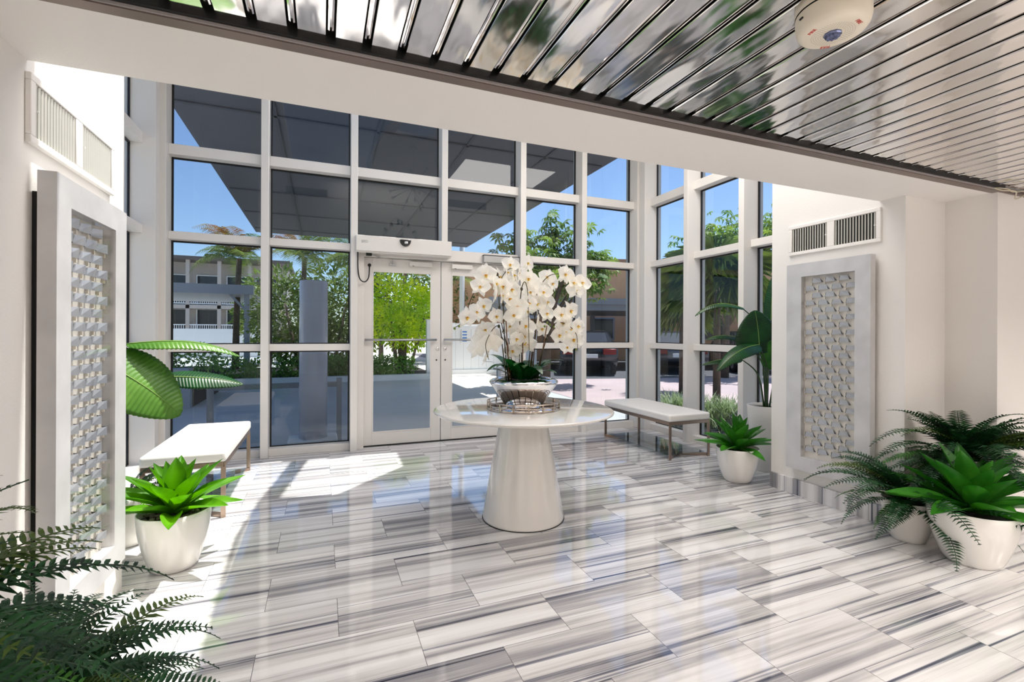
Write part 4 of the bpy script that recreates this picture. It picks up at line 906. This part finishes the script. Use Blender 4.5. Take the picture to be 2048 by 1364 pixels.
# shrubs at the foot of the right glass
for i, (x, y, lab) in enumerate([(5.0, 5.6, 'pale grassy shrub outside the corner of the right glass'), (5.2, 4.9, 'pale grassy shrub outside the middle of the right glass'), (5.15, 4.25, 'dark grassy shrub outside the right glass behind the agave'), (5.1, 3.6, 'low grassy shrub outside the right glass by the wall')]):
    rg = random.Random(40+i); t = tag(empty('grassy_shrub', (x, y, -.02)), lab, 'shrub', 'shrubs along the right glass'); mb = MB()
    for _ in range(520):
        b = Vector((rg.gauss(0, .20), rg.gauss(0, .22), 0)); a = rg.uniform(0, 2*PI); h = rg.uniform(.25, .48); o_ = Vector((math.cos(a), math.sin(a), 0))*rg.uniform(.05, .22); w = Vector((-math.sin(a), math.cos(a), 0))*.012
        mb.add([b-w, b+w, b+o_*.5+Vector((0, 0, h*.7))+w*.8, b+o_*.5+Vector((0, 0, h*.7))-w*.8, b+o_*1.2+Vector((0, 0, h))], [(0, 1, 2, 3), (3, 2, 4)], 0)
    mb.build('blades', leafmat('pale_grass', (.42, .50, .30), (.72, .76, .58), .5, .25, 9) if i != 2 else leafmat('mondo', (.24, .28, .24), (.42, .44, .42), .5, .2, 9), t); MB().lathe([(.001, .05), (.2, .03), (.3, 0)], 16).build('crown', M_soil, t)
struct(MB().box(4.42, 5.75, 2.6, 6.2, -.02, .02).build('shrub_bed', M_soil))
# peach building, carport, cars -------------------------------------------------
AZ = -.26
def rotE(name, loc): return empty(name, loc, AZ)
t = tag(rotE('apartment_building', (5.4, 22.0, -.02)), 'peach stuccoed building behind the trees and carport', 'building')
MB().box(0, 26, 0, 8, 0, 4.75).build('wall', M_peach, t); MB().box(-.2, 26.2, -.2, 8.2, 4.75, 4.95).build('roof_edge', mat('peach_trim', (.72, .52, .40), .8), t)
for k in range(7): f = MB().box(7.0+k*2.9, 8.2+k*2.9, -.04, .02, 1.0, 2.1).build('window', M_grey, t); MB().box(7.08+k*2.9, 8.12+k*2.9, -.06, -.03, 1.07, 2.03).build('pane', M_win, f)
MB().box(3.6, 4.3, -.5, 0, 2.0, 2.45).build('wall_unit', M_white, t)
t = tag(rotE('carport', (5.6, 16.4, -.02)), 'long grey carport roof over the parked cars', 'carport', None)
MB().box(0, 17, -.9, 4, 2.12, 2.52).build('roof', M_roofg, t, bevel=.01); MB().box(-.05, 17.05, -.96, -.9, 2.34, 2.56).build('fascia', M_grey, t)
for k in range(6): MB().box(1.6+k*3.0, 1.76+k*3.0, 2.6, 2.8, 0, 2.12).build('post', M_grey, t)
def car(x, y, rz, col, label, seed):
    t = tag(empty('parked_car', (x, y, -.02), rz), label, 'car', 'cars parked under the carport'); m = mat('car_paint_%s' % seed, col, .25, .3, coat=.8)
    prof = [(-2.15, .45), (-2.2, .62), (-2.12, .86), (-1.55, .95), (-.95, 1.34), (-.2, 1.42), (.55, 1.36), (1.15, .98), (1.95, .82), (2.2, .62), (2.18, .36), (1.75, .28), (-1.8, .28)]
    mb = MB(); n_ = len(prof); sec = [(-.86, .0), (-.90, .06), (.90, .06), (.86, .0)]
    rings = [(-.88, .93, -.04), (-.80, 1, 0), (.80, 1, 0), (.88, .93, -.04)]
    vs = []
    for (yy, k_, dz) in rings:
        for (px, pz) in prof:
            tpr = 1-max(0, pz-.9)*.42; vs.append((px*(1 if abs(yy) < .85 else .985), yy*tpr, pz+(dz if pz > .5 else 0)))
    fs = [tuple(range(n_))[::-1], tuple(range(3*n_, 4*n_))]
    for r_i in range(3):
        for i in range(n_): fs.append((r_i*n_+i, r_i*n_+(i+1) % n_, (r_i+1)*n_+(i+1) % n_, (r_i+1)*n_+i))
    mb.add(vs, fs, 0); mb.build('body', m, t, bevel=.03, auto=True)
    g = MB(); 
    for sy in (-1, 1): g.add([(-1.35, sy*.845, .98), (1.0, sy*.845, 1.0), (.5, sy*.72, 1.31), (-.85, sy*.72, 1.30)], [(0, 1, 2, 3)])
    g.add([(-1.53, -.62, .985), (-1.53, .62, .985), (-1.0, .58, 1.325), (-1.0, -.58, 1.325)], [(0, 1, 2, 3)]).add([(1.16, -.62, 1.0), (1.16, .62, 1.0), (.6, .58, 1.36), (.6, -.58, 1.36)], [(0, 1, 2, 3)])
    g.build('windows', M_win, t, solid=.02)
    for wx in (-1.35, 1.35):
        for sy in (-1, 1): 
            w = MB().lathe([(.001, -.1), (.20, -.1), (.30, -.09), (.32, -.05), (.32, .05), (.30, .09), (.20, .1), (.001, .1)], 24).build('wheel', M_black, t); w.location = (wx, sy*.80, .32); w.rotation_euler = (PI/2, 0, 0)
            h = MB().lathe([(.001, -.105), (.17, -.105), (.19, -.095)], 20).build('hub_cap', M_satin, w)
    for sy in (-1, 1): MB().box(-2.2, -2.06, sy*.62-.2, sy*.62+.2, .66, .84).build('tail_light', mat('tail_red', (.55, .12, .10), .25), t, bevel=.02)
    MB().box(-2.235, -2.19, -.26, .26, .56, .68).build('number_plate', M_white, t, bevel=.004)
car(8.6, 14.6, AZ+1.35, (.14, .15, .18), 'dark blue car parked nearest the trees, rear lights showing', 1)
car(11.6, 14.0, AZ+1.35, (.30, .30, .32), 'grey car parked in the middle of the carport', 2)
car(14.4, 13.1, AZ+1.35, (.12, .12, .13), 'black car parked at the far right of the carport', 3)
# apartment block on the left ------------------------------------------------
t = tag(empty('apartment_block', (-16, 38, -.02)), 'two storey beige apartment block with railed balconies far left', 'building')
wl_ = MB().box(0, 13.5, 1.6, 8, 0, 6.2).box(0, 13.5, 0, 1.6, 2.9, 3.15).box(0, 13.5, 0, 1.6, .55, .75).build('wall', M_beige, t)
MB().box(-.3, 13.8, -.3, 8.3, 6.2, 6.42).build('roof', mat('roof_dark', (.38, .35, .33), .8), t)
for k in range(8): MB().box(k*1.85, k*1.85+.22, 0, .25, 0, 6.2).build('column', M_beige, t)
for st_ in (0, 1):
    z = .75 if st_ == 0 else 3.15
    for k in range(7): 
        f = MB().box(.3+k*1.85, 1.75+k*1.85, 1.52, 1.62, z+.05, z+2.2).build('window', M_white, t); MB().box(.38+k*1.85, 1.67+k*1.85, 1.49, 1.53, z+.13, z+2.12).build('pane', M_win, f)
        rl = MB().box(.22+k*1.85, 1.85+k*1.85, .05, .11, z+1.02, z+1.08).box(.22+k*1.85, 1.85+k*1.85, .05, .11, z+.08, z+.13)
        for q in range(12): rl.box(.30+k*1.85+q*.128, .33+k*1.85+q*.128, .06, .10, z+.13, z+1.02)
        rl.build('balcony_railing', M_white, t)
MB().box(8.0, 9.1, 2.5, 3.5, 6.42, 7.0).build('rooftop_unit', mat('unit_dark', (.2, .2, .2), .6), t)
tag(MB().box(-18, -2.8, 28, 28.15, -.02, 1.45).build('boundary_wall', M_white), 'white boundary wall before the apartment block', 'wall')
t = tag(empty('pergola', (-7.5, 15.2, -.02)), 'grey flat roofed carport with a square post beyond the left glass', 'carport')
MB().box(-4, 5.6, 0, 5.2, 2.42, 2.46).build('roof_sheet', M_roofg, t); MB().box(-4, 5.7, -.1, 0, 2.36, 2.62).build('fascia', M_grey, t)
for px_ in (-3.2, 1.2, 5.45): MB().box(px_, px_+.14, -.02, .12, 0, 2.36).build('post', M_grey, t, bevel=.004)
MB().bar((5.5, .05, 1.9), (5.1, .05, 2.36), .08, .06).build('brace', M_grey, t)
